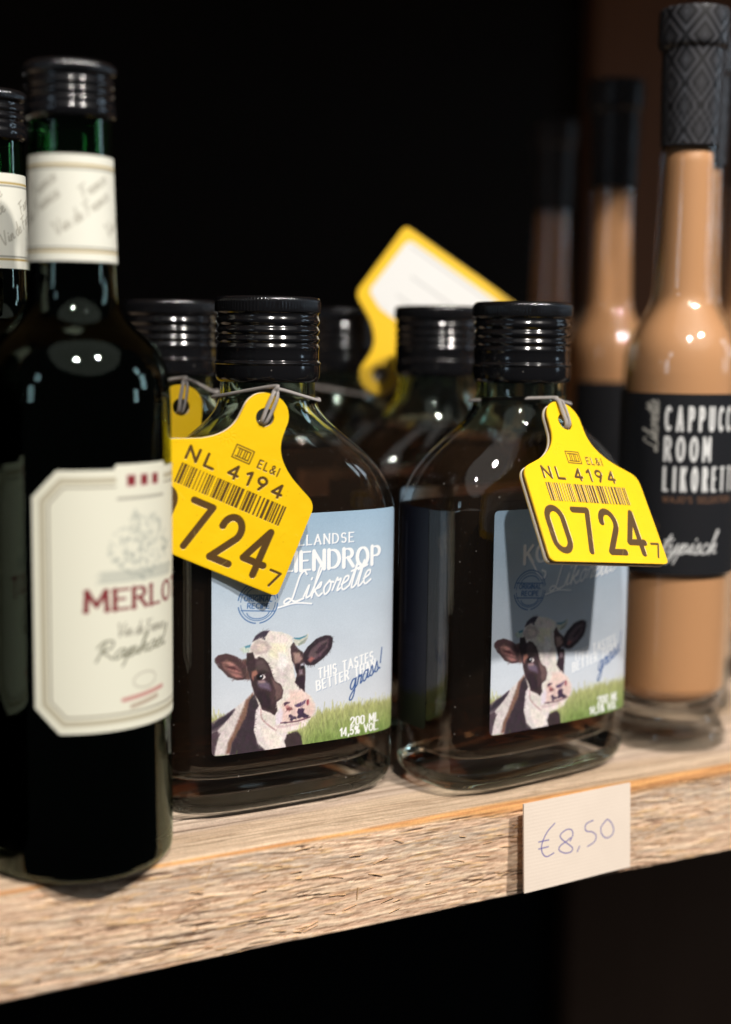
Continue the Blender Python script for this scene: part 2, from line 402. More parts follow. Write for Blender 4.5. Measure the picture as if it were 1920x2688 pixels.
# ------------------------------------------------------------------ the shelf board (rough-sawn scaffold plank)
def plank(name, x0, x1, depth, thick, nx, front_rows, top_rows):
    xs = np.concatenate([np.linspace(x0, .02, 200, endpoint=False), np.linspace(.02, .42, nx - 420, endpoint=False), np.linspace(.42, x1, 220)])*1000
    D, T = depth*1000, thick*1000
    top = np.concatenate([np.linspace(D, 90, 24, endpoint=False), np.linspace(90, 2.0, top_rows)])
    prof = [(y, 0.0, 0, 1, 0) for y in top]                       # y, z, ny, nz, zone(0 top 1 edge 2 front 3 under)
    for t in np.linspace(0, 1, 7)[1:]:
        a = t*math.pi/2; prof.append((2.0*(1 - math.sin(a)), -2.0*(1 - math.cos(a))*.9, -math.sin(a), math.cos(a), 1))
    for z in np.linspace(-2.0, -T + .7, front_rows)[0:]: prof.append((0.0, z, -1, 0, 2))
    for t in np.linspace(0, 1, 4)[1:]: prof.append((.8*t, -T + .7 - .7*math.sin(t*1.57), -1 + t, -t, 3))
    for y in np.linspace(3, D, 12): prof.append((y, -T, 0, -1, 3))
    P = np.array(prof); n = len(P)
    X = np.repeat(xs[None], n, 0); Y = np.repeat(P[:, :1], nx, 1); Z = np.repeat(P[:, 1:2], nx, 1); zone = P[:, 4][:, None]
    NY = P[:, 2][:, None]; NZ = P[:, 3][:, None]
    # unrolled coordinate across the grain
    s = np.concatenate([[0], np.cumsum(np.hypot(np.diff(P[:, 0]), np.diff(P[:, 1])))])[:, None] + 0*X
    wav = (fbm(X*.012, s*.05, 1) - .5)*6
    S = s + wav
    # ---- front: torn fibres
    tilt = S - X*.045
    f1 = fbm(X*.06, tilt*1.7, 4, 4); f2 = fbm(X*.16, tilt*2.6, 9, 3); f3 = fbm(X*.018, S*.28, 14, 3)
    chip = sstep(.56, .68, fbm(X*.085, tilt*.75, 23, 3)); crack = sstep(.66, .74, fbm(X*.055, tilt*1.9, 31, 3))*sstep(.42, .6, fbm(X*.03, S*.12, 37, 3))
    f4 = fbm(X*.30, tilt*2.4, 19, 3)
    hf = (f4 - .5)*.28 + (f1 - .5)*.38 + (f2 - .5)*.26 + chip*.16 - crack*.42
    # ---- top: weathered grain
    g1 = fbm(X*.010, S*.55, 41, 4); g2 = fbm(X*.03, S*1.6, 47, 3); gl = sstep(.62, .70, fbm(X*.006, S*.9, 53, 3))
    ht = (g1 - .5)*.35 + (g2 - .5)*.22 - gl*.18
    wf = np.where(zone == 2, 1.0, np.where(zone == 1, .35, np.where(zone == 3, .3, 0.0)))
    rag = (fbm(X*.02, 0*X, 61, 4) - .5)
    h = ht*(1 - wf) + hf*wf
    Y2 = Y + NY*h; Z2 = Z + NZ*h
    edge_w = np.exp(-((s - s[len(top)])/6.0)**2)
    Y2 = Y2 + edge_w*rag*1.6; Z2 = Z2 - np.where((zone == 3), rag*1.5, 0) - edge_w*np.maximum(rag, 0)*.7
    # ---- colour
    def c(*v): return np.array(v)/255.0
    def mix(a, b, t): return a*(1 - t[..., None]) + b*t[..., None]
    o1 = np.ones(X.shape + (1,))
    tc = mix(c(202, 178, 158)*o1, c(228, 206, 184)*o1, sstep(.35, .65, g1)); tc = mix(tc, c(150, 128, 108)*o1, sstep(.55, .75, g2)*.55); tc = mix(tc, c(118, 100, 84)*o1, gl*.55)
    tc = mix(tc, c(196, 164, 128)*o1, sstep(.5, .7, fbm(X*.004, S*.09, 71, 3))*.4)
    fc = mix(c(216, 180, 152)*o1, c(238, 208, 178)*o1, sstep(.36, .64, f1)); fc = mix(fc, c(190, 174, 158)*o1, sstep(.5, .66, f3)*.5)
    fc = mix(fc, c(180, 142, 112)*o1, sstep(.56, .72, f2)*.5); fc = mix(fc, c(226, 186, 132)*o1, chip*sstep(.5, .6, f2)*.6)
    fc = mix(fc, c(164, 126, 98)*o1, sstep(.40, .28, f4)*.55); fc = mix(fc, c(234, 208, 176)*o1, sstep(.60, .72, f4)*.6)
    fc = mix(fc, c(66, 46, 34)*o1, np.clip(crack*.8, 0, .6)); fc = mix(fc, c(88, 64, 48)*o1, sstep(.30, .16, f1)*.35)
    C = np.where(zone[..., None] >= 2, fc, tc)
    ww = .7 + 2.0*sstep(170, 270, X) + 1.5*(fbm(X*.012, 0*X, 81, 3) - .5)
    se = s - (s[len(top)] + 1.3); ow = np.exp(-(np.abs(se)/np.maximum(ww, .6))**4)*sstep(.22, .42, fbm(X*.02, S*.3, 83, 3))
    orange = mix(c(214, 150, 82)*o1, c(176, 112, 56)*o1, sstep(.4, .65, fbm(X*.03, S*1.2, 91, 3)))
    C = mix(C, orange, np.clip(ow, 0, 1)*.72)
    C = C*(1 + (rng.rand(*X.shape)[..., None] - .5)*.08)
    V = np.stack([X, Y2, Z2], -1).reshape(-1, 3)*.001
    m, nt, out = new_mat('rough_sawn_wood')
    at = node(nt, 'ShaderNodeAttribute', attribute_name='print')
    tcn = node(nt, 'ShaderNodeTexCoord'); mp = node(nt, 'ShaderNodeMapping', {'Vector': tcn.outputs['Object'], 'Scale': (90.0, 1500.0, 1500.0)})
    nz = node(nt, 'ShaderNodeTexNoise', {'Vector': mp.outputs[0], 'Scale': 1.0, 'Detail': 5.0, 'Roughness': .6})
    mul = maprange(nt, nz.outputs[0], .25, .75, .82, 1.14)
    cm = node(nt, 'ShaderNodeVectorMath', {0: at.outputs['Color']}, operation='SCALE'); nt.links.new(mul, cm.inputs['Scale'])
    bp = node(nt, 'ShaderNodeBump', {'Strength': .4, 'Distance': .0003, 'Height': nz.outputs[0]})
    p = node(nt, 'ShaderNodeBsdfPrincipled', {'Base Color': cm.outputs[0], 'Roughness': .82, 'Specular IOR Level': .2, 'Normal': bp.outputs[0]})
    nt.links.new(p.outputs[0], out.inputs[0])
    o = link(name, mesh_np(name, V, grid_faces(n, nx)[:, ::-1], m, C.reshape(-1, 3)))
    return o, m
shelf, M_WOOD = plank('shelf_board', -.50, 1.0, .43, .0298, 1250, 84, 120)
shelf['kind'] = 'structure'; shelf['label'] = 'rough sawn wooden shelf board'
# lifted splinters along the sawn front
r = random.Random(8); SV, SF = [], []; off = 0
for k in range(150):
    x = r.uniform(.06, .40); z = r.uniform(-.0275, -.0025); L = r.uniform(.0015, .006); a = r.uniform(-.25, .35) + (1.2 if r.random() < .06 else 0)
    lift = r.uniform(.0001, .0005); y0 = -.0001
    pts = [(x, y0, z), (x + L*.4*math.cos(a), y0 - lift*.5, z + L*.4*math.sin(a)), (x + L*math.cos(a), y0 - lift, z + L*math.sin(a) + r.uniform(-.0004, .0004))]
    V, F = tube(crom(pts, 3), r.uniform(.00005, .00014), r.uniform(.0001, .0003), 4); SV.append(V); SF.append(F + off); off += len(V)
sp = link('splinters', mesh_np('splinters', np.vstack(SV), np.vstack(SF), principled('wood_fibre', rgb(208, 172, 130), .8, .2)), shelf)
sp['kind'] = 'stuff'

# ------------------------------------------------------------------ back of the rack and the board above
def box(name, lo, hi, mat, bev=.001):
    bm = bmesh.new(); bmesh.ops.create_cube(bm, size=1.0)
    lo, hi = np.array(lo), np.array(hi)
    bmesh.ops.scale(bm, vec=hi - lo, verts=bm.verts); bmesh.ops.translate(bm, vec=(lo + hi)/2, verts=bm.verts)
    bmesh.ops.bevel(bm, geom=bm.edges[:], offset=bev, segments=2, affect='EDGES')
    me = bpy.data.meshes.new(name); bm.to_mesh(me); bm.free(); me.materials.append(mat)
    o = link(name, me); o['kind'] = 'structure'; return o
def board_mat(name, c1, c2, sc):
    m, nt, out = new_mat(name)
    tcn = node(nt, 'ShaderNodeTexCoord'); mp = node(nt, 'ShaderNodeMapping', {'Vector': tcn.outputs['Object'], 'Scale': sc})
    nz = node(nt, 'ShaderNodeTexNoise', {'Vector': mp.outputs[0], 'Scale': 1.0, 'Detail': 5.0})
    cr = node(nt, 'ShaderNodeMix', {0: nz.outputs[0], 6: c1, 7: c2}, data_type='RGBA')
    bp = node(nt, 'ShaderNodeBump', {'Strength': .4, 'Distance': .001, 'Height': nz.outputs[0]})
    p = node(nt, 'ShaderNodeBsdfPrincipled', {'Base Color': cr.outputs[2], 'Roughness': .75, 'Specular IOR Level': .15, 'Normal': bp.outputs[0]})
    nt.links.new(p.outputs[0], out.inputs[0]); return m
box('back_panel', (-.6, .446, -.7), (1.4, .466, .62), board_mat('black_painted_board', (.0030, .0030, .0035, 1), (.0055, .0055, .006, 1), (8, 8, 60)))
box('upright_board', (.590, .432, -.7), (.82, .445, .62), board_mat('dark_brown_board', (.11, .058, .036, 1), (.17, .092, .058, 1), (60, 60, 4)))
WB = board_mat('wood_board', (.24, .17, .11, 1), (.36, .27, .18, 1), (6, 80, 80))
box('upper_shelf', (-.50, .0, .402), (1.0, .43, .432), WB)
box('added_shade_lip', (-.50, -.003, .330), (1.0, .018, .4005), WB)  # unseen front lip, added to keep the spots off the rear bottles and panel

def sheet(cv, outline, fmap, name, mat, holes=(), depth_axis=None):
    """dense printed sheet cut to an outline; fmap(x, y, h) -> (n,3) metres"""
    cx = 0.5*(cv.X[:-1, :-1] + cv.X[1:, 1:]); cyy = 0.5*(cv.Y[:-1, :-1] + cv.Y[1:, 1:])
    def inside(P):
        P = np.asarray(P, float); ins = np.zeros(cx.shape, bool)
        for a, b in zip(P, np.roll(P, -1, 0)):
            ins ^= ((a[1] > cyy) != (b[1] > cyy)) & (cx < (b[0] - a[0])*(cyy - a[1])/((b[1] - a[1]) + 1e-12) + a[0])
        return ins
    keep = inside(outline)
    for h in holes: keep &= ~inside(h)
    F = grid_faces(cv.ny, cv.nx)[keep.ravel()]
    cnt = np.bincount(F.ravel(), minlength=cv.nx*cv.ny)
    used = np.nonzero(cnt)[0]; X = cv.X.ravel().copy(); Y = cv.Y.ravel().copy()
    bd = used[cnt[used] < 4]; px = X[bd]; py = Y[bd]
    best = np.full(len(bd), 1e9); bx = px.copy(); by = py.copy()
    for P in (outline,) + tuple(holes):
        P = np.asarray(P, float)
        for a, b in zip(P, np.roll(P, -1, 0)):
            d = b - a; t = np.clip(((px - a[0])*d[0] + (py - a[1])*d[1])/(d@d + 1e-12), 0, 1)
            qx = a[0] + t*d[0]; qy = a[1] + t*d[1]; dd = np.hypot(qx - px, qy - py)
            m = dd < best; best[m] = dd[m]; bx[m] = qx[m]; by[m] = qy[m]
    X[bd] = bx; Y[bd] = by
    H = cv.H.ravel().copy(); H[bd] = 0
    re = np.full(cv.nx*cv.ny, -1); re[used] = np.arange(len(used))
    V = fmap(X[used], Y[used], H[used])
    return mesh_np(name, V, re[F], mat, cv.C.reshape(-1, 3)[used])
def round_poly(P, r, n=6):
    P = np.asarray(P, float); out = []; N = len(P)
    for i in range(N):
        a, b, c = P[i-1], P[i], P[(i+1) % N]; rr = r[i] if hasattr(r, '__len__') else r
        u = (a - b)/np.linalg.norm(a - b); v = (c - b)/np.linalg.norm(c - b)
        p0, p1 = b + u*rr, b + v*rr
        for t in np.linspace(0, 1, n): out.append((1-t)**2*p0 + 2*t*(1-t)*b + t*t*p1)
    return np.array(out)

# ------------------------------------------------------------------ printed matter
A_, B_, N_ = 39.0, 20.5, 4.0                       # liqueur flask: superellipse plan, mm
def flask_front(x): return -B_*(1 - np.minimum(np.abs(x/A_), .9999)**N_)**(1/N_)
COW=[
('p',(214,205,204),0.35,[(-27.2,29.9),(-24.3,31.2),(-20.1,33.6),(-17.2,35.5),(-14.2,37.9),(-12.0,35.2),(-3.1,25.0),(-3.5,22.9),(-3.1,19.0),(-27.2,20.2)]),
('p',(96,84,92),0.3,[(-27.2,30.1),(-25.0,31.1),(-22.6,32.2),(-20.2,33.6),(-19.9,33.2),(-21.9,30.8),(-23.6,29.2),(-25.3,27.6),(-27.2,27.0)]),
('p',(58,50,60),0.25,[(-26.7,29.7),(-22.6,31.9),(-20.4,33.3),(-21.3,31.6),(-23.6,29.6),(-25.7,28.4),(-27.2,27.6),(-27.2,29.2)]),
('p',(80,66,74),0.3,[(-27.2,26.9),(-25.5,27.5),(-24.5,26.5),(-25.0,25.5),(-25.7,22.8),(-26.2,20.1),(-27.2,20.2)]),
('p',(128,96,84),0.5,[(-16.6,35.8),(-14.6,37.6),(-13.5,35.4),(-15.3,31.4),(-18.2,26.9),(-20.8,23.3),(-21.5,20.3),(-22.8,20.3),(-22.2,23.5),(-20.1,27.8),(-18.3,31.8)]),
('p',(60,50,58),0.4,[(-15.6,35.6),(-13.9,37.2),(-12.1,33.5),(-13.4,31.2),(-14.1,26.4),(-13.0,22.4),(-9.4,19.1),(-21.7,20.0),(-21.0,23.4),(-18.6,27.6),(-16.6,31.2)]),
('p',(222,214,214),0.35,[(-13.6,32.3),(-12.3,33.7),(-11.4,30.6),(-8.5,27.1),(-5.0,24.5),(-2.9,24.1),(-4.4,22.0),(-3.4,18.8),(-9.2,19.2),(-12.5,22.0),(-14.1,26.4)]),
('p',(236,226,220),0.7,[(-11.9,27.5),(-8.5,26.0),(-5.0,23.4),(-5.4,20.3),(-8.5,20.0),(-10.8,23.1)]),
('p',(62,50,54),0.25,[(-3.5,23.6),(-1.5,24.2),(0.0,24.4),(1.4,22.6),(2.2,18.4),(-3.4,18.9),(-4.3,21.9)]),
('p',(78,58,60),0.25,[(-26.1,48.7),(-25.0,49.7),(-22.9,50.0),(-20.5,49.3),(-18.3,48.0),(-16.6,45.8),(-16.3,43.0),(-16.5,41.8),(-19.4,41.8),(-22.2,43.1),(-25.0,46.0),(-26.1,47.6)]),
('p',(122,88,86),0.4,[(-24.3,47.5),(-22.6,48.1),(-20.1,46.8),(-18.3,44.9),(-17.4,42.8),(-19.4,42.4),(-21.9,43.9),(-23.6,45.8)]),
('p',(178,128,122),0.3,[(-23.6,47.3),(-21.5,47.4),(-20.1,46.3),(-21.3,46.2)]),
('p',(170,118,112),0.3,[(-22.4,45.5),(-19.7,45.3),(-18.3,43.9),(-19.9,44.2)]),
('p',(172,120,114),0.3,[(-21.3,44.1),(-18.7,43.4),(-17.7,42.5),(-19.7,42.7)]),
('p',(84,54,56),0.3,[(-23.3,46.3),(-20.5,45.9),(-18.7,44.6),(-21.2,45.2)]),
('p',(98,70,68),0.4,[(-18.5,47.7),(-15.7,48.0),(-14.6,47.3),(-15.2,41.5),(-16.6,41.9),(-16.6,45.5)]),
('p',(54,44,52),0.25,[(1.6,47.1),(3.3,49.4),(6.1,51.6),(9.3,52.4),(11.1,52.1),(11.9,51.2),(11.6,48.5),(10.1,46.6),(7.5,44.7),(5.4,43.7),(3.0,43.9),(1.8,45.3)]),
('p',(104,84,92),0.5,[(3.4,46.6),(4.7,48.7),(7.3,50.4),(10.3,51.2),(10.1,48.7),(7.7,46.4),(4.6,44.9)]),
('p',(62,50,58),0.35,[(5.7,47.5),(7.9,49.6),(10.1,50.5),(9.3,48.6),(6.9,46.9)]),
('p',(176,110,104),0.45,[(3.5,45.5),(4.6,46.4),(5.6,45.6),(4.2,44.8)]),
('p',(196,208,200),0.25,[(-18.7,51.0),(-16.9,51.5),(-15.2,51.8),(-15.5,49.6),(-17.2,49.7),(-18.3,50.3)]),
('p',(84,140,160),0.25,[(-17.2,51.5),(-15.2,52.0),(-15.3,51.2),(-16.7,51.0)]),
('p',(204,206,194),0.2,[(-1.4,52.7),(0.6,52.4),(2.5,53.0),(3.7,53.4),(3.4,52.1),(2.2,50.7),(0.2,50.0),(-1.3,50.5)]),
('p',(70,132,158),0.2,[(-1.2,52.7),(0.6,52.4),(2.5,52.9),(3.2,53.1),(2.5,52.5),(0.6,51.9),(-1.1,52.3)]),
('p',(150,160,150),0.3,[(0.2,50.7),(2.5,51.9),(3.2,52.1),(2.2,50.7),(0.3,50.0)]),
('p',(228,221,214),0.3,[(-15.2,51.5),(-13.9,53.8),(-11.7,55.4),(-8.7,55.4),(-5.6,54.8),(-3.3,53.9),(-1.6,52.7),(-1.7,50.6),(-1.6,47.4),(-1.4,44.9),(-0.9,41.0),(-0.3,38.8),(2.3,36.0),(4.7,34.3),(5.9,31.7),(6.4,29.5),(4.7,27.5),(3.2,25.9),(0.0,24.9),(-3.1,24.4),(-5.4,24.6),(-8.5,26.4),(-10.8,29.5),(-12.0,32.4),(-13.9,36.8),(-15.0,40.4),(-15.7,43.3),(-15.9,46.4),(-15.8,49.5)]),
('p',(236,230,206),0.9,[(-8.6,52.0),(-4.0,51.2),(-3.3,47.6),(-6.3,46.5),(-9.4,48.2)]),
('p',(212,202,200),0.8,[(-7.1,45.5),(-3.2,44.8),(-2.4,40.1),(-4.7,38.6),(-6.7,40.6)]),
('p',(240,236,234),0.8,[(-6.3,48.9),(-3.6,48.3),(-3.2,45.1),(-5.1,42.9),(-6.5,45.1)]),
('p',(196,182,178),0.5,[(-15.2,51.5),(-13.2,53.1),(-10.5,52.5),(-8.6,50.6),(-10.1,49.0),(-13.5,48.8),(-15.2,49.8)]),
('p',(222,206,196),0.4,[(-13.5,51.7),(-10.9,51.8),(-10.1,50.0),(-12.8,49.6)]),
('p',(66,58,72),0.25,[(-14.6,52.7),(-13.7,54.3),(-11.7,55.5),(-9.2,55.5),(-10.1,54.3),(-10.7,52.9),(-12.0,53.5),(-13.5,53.2)]),
('p',(232,220,216),0.4,[(-10.9,53.6),(-8.7,54.6),(-5.6,53.9),(-3.3,52.8),(-1.7,51.6),(-5.6,51.7),(-8.6,52.0)]),
('p',(64,50,54),0.25,[(-16.4,49.6),(-14.6,49.6),(-13.9,47.7),(-12.4,48.1),(-10.9,47.3),(-9.4,45.4),(-8.2,42.2),(-7.4,40.3),(-5.5,39.1),(-4.7,37.2),(-4.9,35.1),(-6.9,33.9),(-6.5,31.1),(-7.4,30.1),(-9.3,31.3),(-11.6,32.3),(-12.3,34.6),(-13.9,36.8),(-14.8,39.7),(-15.7,43.0),(-16.7,46.5)]),
('p',(92,76,78),0.6,[(-13.7,46.9),(-11.6,47.4),(-10.1,45.1),(-9.3,43.3),(-11.6,44.1),(-13.7,44.0)]),
('p',(164,112,100),0.4,[(-14.9,43.9),(-13.5,44.3),(-13.1,43.0),(-14.2,42.3),(-14.4,41.1),(-14.9,42.5)]),
('p',(112,88,88),0.5,[(-8.6,41.5),(-7.3,40.0),(-5.5,38.7),(-4.9,37.2),(-5.3,35.0),(-7.0,34.6),(-7.6,37.5)]),
('p',(74,56,60),0.4,[(-8.0,39.0),(-7.0,37.5),(-7.4,34.7),(-8.5,32.7),(-9.3,35.6)]),
('p',(112,96,116),0.6,[(-13.1,40.6),(-10.9,40.7),(-9.3,39.8),(-8.8,37.7),(-10.8,38.4),(-12.7,39.2)]),
('p',(168,140,142),0.4,[(-12.9,41.0),(-10.9,40.9),(-10.6,40.2),(-12.6,40.3)]),
('p',(50,40,46),0.4,[(-13.5,38.2),(-10.8,37.5),(-8.6,34.8),(-8.5,32.0),(-11.2,33.0),(-12.7,35.3)]),
('e',(214,208,206),0.2,[(-11.5,42.0),(-10.4,41.9),(-11.5,42.8)]),
('e',(28,22,24),0.15,[(-12.3,42.0),(-11.2,41.9),(-12.3,42.9)]),
('e',(60,84,100),0.12,[(-12.0,42.2),(-11.6,42.2),(-12.0,42.5)]),
('e',(235,235,235),0.1,[(-11.9,42.3),(-11.6,42.3),(-11.8,42.5)]),
('l',(40,30,34),0.15,[(-13.5,42.4),(-12.6,43.0),(-11.2,42.9),(-10.3,42.0)]),
('p',(74,58,62),0.25,[(-2.4,50.0),(-1.4,51.3),(0.0,49.4),(1.9,47.8),(2.1,45.6),(2.7,42.0),(2.6,39.2),(2.4,35.8),(0.7,37.5),(-0.8,39.2),(-0.2,41.6),(-1.0,44.2),(-1.9,46.0)]),
('p',(164,134,128),0.5,[(-1.5,48.1),(0.6,48.1),(1.7,46.0),(0.7,45.1),(-0.9,44.9)]),
('p',(48,38,44),0.3,[(-0.3,44.8),(0.6,44.7),(0.6,42.2),(-0.3,42.0),(-0.7,43.4)]),
('p',(176,176,190),0.25,[(1.0,44.5),(1.9,44.8),(2.1,43.9),(1.2,43.9)]),
('e',(30,28,34),0.15,[(1.6,43.5),(2.2,43.4),(1.6,44.0)]),
('p',(140,120,132),0.4,[(0.5,42.8),(1.6,42.8),(1.8,41.4),(0.7,41.2)]),
('p',(52,42,50),0.3,[(-0.1,40.6),(2.4,41.0),(2.4,36.4),(0.7,37.6),(-0.7,39.3)]),
('p',(230,202,195),1.0,[(-3.6,34.2),(-0.8,34.8),(3.9,34.4),(5.7,31.7),(5.9,29.4),(3.9,27.6),(-0.8,27.1),(-5.1,27.6),(-5.5,30.9),(-4.7,33.7)]),
('p',(236,208,200),0.8,[(-2.4,36.9),(1.5,36.5),(3.9,34.4),(-0.0,34.2),(-2.8,34.2)]),
('p',(226,214,226),0.5,[(-7.1,30.1),(-5.5,32.3),(-4.7,30.8),(-5.1,27.4),(-7.0,27.2)]),
('p',(238,226,222),0.6,[(-8.5,26.7),(-5.4,27.0),(0.0,26.5),(3.5,27.1),(2.8,25.6),(-0.4,24.8),(-3.5,24.5),(-6.6,25.2)]),
('p',(206,180,186),0.4,[(-7.0,26.9),(-3.1,26.7),(1.6,26.9),(0.8,26.3),(-3.5,26.0),(-6.2,26.1)]),
('l',(120,86,98),0.28,[(-5.4,27.5),(-3.1,27.4),(0.4,27.4),(4.3,28.1)]),
('p',(126,70,78),0.3,[(-3.7,31.7),(-2.8,32.1),(-1.7,31.7),(-1.5,31.2),(-2.6,30.9),(-3.5,31.1)]),
('p',(84,60,78),0.2,[(-4.5,33.4),(-3.5,33.7),(-2.3,33.5),(-2.6,33.0),(-3.5,32.9),(-3.9,32.4),(-4.4,32.6)]),
('p',(206,140,140),0.4,[(-4.2,32.6),(-3.2,32.6),(-2.4,32.1),(-3.5,31.7)]),
('p',(92,72,104),0.22,[(-1.0,32.3),(0.3,32.8),(1.9,33.1),(2.9,33.5),(2.6,32.5),(1.5,31.9),(0.3,31.5),(-0.6,31.8)]),
('p',(70,54,76),0.2,[(0.4,31.1),(1.5,31.3),(2.5,30.7),(2.2,29.8),(3.1,29.0),(4.1,28.6),(3.5,28.0),(2.4,28.0),(1.4,28.5),(0.6,28.2),(-0.2,28.5),(0.4,29.3),(-0.1,30.1)]),
('p',(70,54,76),0.2,[(-2.9,29.6),(-2.2,29.8),(-1.4,29.1),(-0.4,28.7),(-0.2,27.9),(-1.2,28.1),(-1.7,27.6),(-2.5,27.9),(-2.3,28.6),(-2.8,29.0)]),
('p',(150,70,84),0.25,[(3.2,33.4),(3.9,33.6),(3.9,32.2),(3.3,31.6),(3.1,32.4)]),
('p',(82,62,82),0.2,[(-5.0,27.5),(-3.9,27.8),(-3.1,27.4),(-3.9,27.1)]),
('l',(190,160,160),0.3,[(-12.0,32.4),(-11.6,29.6),(-9.3,27.2),(-7.0,25.5)])]

def paint_cow_label():
    cv = Canvas(-27.3, 36.3, 19.5, 89.5, 5.6, (200, 212, 226))
    t = np.clip((cv.Y - 32)/(89 - 32), 0, 1)[..., None]
    top = np.array((154, 182, 206))/255; mid = np.array((190, 203, 217))/255; low = np.array((211, 217, 226))/255
    cv.C[:] = np.where(t > .5, mid + (top - mid)*(t - .5)*2, low + (mid - low)*t*2)
    n = fbm(cv.X*.09, cv.Y*.13, 3)[..., None]; cv.C += (n - .5)*.045
    # meadow
    edge = np.interp(cv.X, [-27, -23, -15, .8, 3.9, 5.9, 10.7, 16.8, 25.6, 30.5, 37], [32.2, 31.6, 29, 26.5, 28.2, 28.9, 29.9, 29.9, 30, 30, 29.2])
    blades = fbm(cv.X*1.7, cv.Y*.35, 6) ; edge = edge + (blades - .5)*3.0
    g = sstep(-1.0, 1.2, edge - cv.Y)
    d = np.clip((edge - cv.Y)/11, 0, 1)[..., None]
    gc = np.array((178, 178, 126))/255*(1 - d) + np.array((112, 138, 74))/255*d
    gc = gc*(.74 + .5*fbm(cv.X*2.2 + cv.Y*.5, cv.Y*.55, 8)[..., None]) + (fbm(cv.X*.4, cv.Y*.5, 12)[..., None] - .5)*.09
    cv.C = cv.C*(1 - g[..., None]) + gc*g[..., None]
    before = cv.C.copy()
    for k, col, so, P in COW:
        if k == 'p': cv.poly(P, col, so*.75, wob=.3)
        elif k == 'e':
            c = np.array(P[0]); rx = abs(P[1][0] - c[0]); ry = abs(P[2][1] - c[1])
            cv.poly([(c[0] + rx*math.cos(a), c[1] + ry*math.sin(a)) for a in np.linspace(0, 6.283, 20, endpoint=False)], col, so)
        else: cv.strokes([crom(P, 5)], so*1.6, col)
    chg = (np.abs(cv.C - before).sum(-1) > .02)[..., None]
    fur = 1 + chg*((fbm(cv.X*2.6, cv.Y*1.6, 21)[..., None] - .5)*.16 + (fbm(cv.X*.6 + cv.Y*.4, cv.Y*.5, 25)[..., None] - .5)*.16)
    cv.C = cv.C*fur + chg*(fbm(cv.X*.9, cv.Y*.9, 31)[..., None] - .5)*np.array((.06, .0, .05))
    # brush marks: fur on the cow, blades in the meadow
    r = random.Random(4); cm = chg[..., 0]; src = np.clip(cv.C, 0, 1).copy()
    ys, xs = np.nonzero(cm); 
    for k in r.sample(range(len(xs)), 3000):
        j, i = ys[k], xs[k]; x, y = cv.X[j, i], cv.Y[j, i]; col = src[j, i]*255*r.uniform(.86, 1.12)
        a_ = (float(vnoise(x*.16, y*.16, 77)) - .5)*5.0 - 1.2; L = r.uniform(.35, 1.0)
        cv.strokes([[(x, y), (x + L*math.cos(a_), y + L*math.sin(a_))]], r.uniform(.12, .22), col, .42)
    for k in range(1500):
        x = r.uniform(-27, 36.2); e = float(np.interp(x, [-27, -15, .8, 5.9, 10.7, 30, 37], [32, 29, 26, 28.7, 29.8, 30, 29.2]))
        t_ = r.random()**.8; y = e + .6 - t_*12; L = r.uniform(.8, 2.2)*(1.1 - .3*t_)
        if y < 19.6: continue
        ii = int((x + 27.3)*5.6); jj = int((y - 19.5)*5.6)
        if cm[min(jj, cv.ny - 1), min(ii, cv.nx - 1)]: continue
        q = r.random(); col = np.array((194, 192, 132))*(1 - t_) + np.array((102, 134, 64))*t_; col = col*(.8 + .4*q)
        cv.strokes([[(x, y), (x + r.uniform(-.5, .7), y + L)]], r.uniform(.14, .26), col, .7)
    W = (246, 248, 250); SH = (128, 152, 186); NAVY = (34, 74, 140)
    for col, dx, dy, al in ((SH, .25, -.25, .8), (W, 0, 0, 1)):
        cv.text('HOLLANDSE', 6.4 + dx, 79.9 + dy, 2.75, (.56, .34), col, al, fit=24.4, gap=.42, align=.5, serif=.07)
        cv.text('KOEIENDROP', 6.6 + dx, 72.5 + dy, 5.3, (1.3, .55), col, al, fit=44, gap=.30, align=.5, serif=.07)
        cv.strokes([crom([(-13.8 + dx, 74.8 + dy), (-11.5 + dx, 71.5 + dy), (-9.2 + dx, 68.2 + dy), (-7.2 + dx, 67.4 + dy), (-6.6 + dx, 69 + dy), (-8 + dx, 69.8 + dy)], 8)], .8, col, al)
        cv.text('Likorette', -3.6 + dx, 63.0 + dy, 8.4, .62, col, al, fit=29, shear=.3, ang=8, script=True)
        cv.strokes([crom([(-6.5 + dx, 62.0 + dy), (-1 + dx, 62.9 + dy), (4.5 + dx, 62.3 + dy)], 8)], .5, col, al)
        cv.text('THIS TASTES', 7.2 + dx*.6, 39.6 + dy*.6, 2.75, (.66, .42), col, al, fit=19.6, gap=.30, shear=.12, ang=9.2)
        cv.text('BETTER THAN', 6.6 + dx*.6, 35.9 + dy*.6, 2.75, (.66, .42), col, al, fit=21.4, gap=.30, shear=.12, ang=11.5)
    cv.text('grass!', 18.0, 34.3, 5.8, .42, NAVY, fit=13.6, shear=.4, ang=25, script=True)
    cv.text('200 ML', 28.9, 23.6, 2.45, (.6, .34), W, fit=10.4, gap=.26, align=1, serif=.05)
    cv.text('14,5% VOL.', 29.0, 20.85, 2.25, (.56, .34), W, fit=14.2, gap=.26, align=1, serif=.05)
    # stamp
    cx, cy_ = -12.9, 64.1; B = (58, 100, 158)
    for r, w, segs in ((6.3, .34, ((8, 170), (190, 262), (275, 352))), (5.5, .22, ((5, 175), (185, 355)))):
        for a0, a1 in segs: cv.strokes([[(cx + r*math.cos(math.radians(a)), cy_ + r*.97*math.sin(math.radians(a))) for a in np.linspace(a0, a1, 26)]], w, B, .9)
    for dy in (2.1, -2.5): cv.strokes([[(cx - 5.3, cy_ + dy + .5), (cx + 5.3, cy_ + dy - .5)]], .3, B, .9)
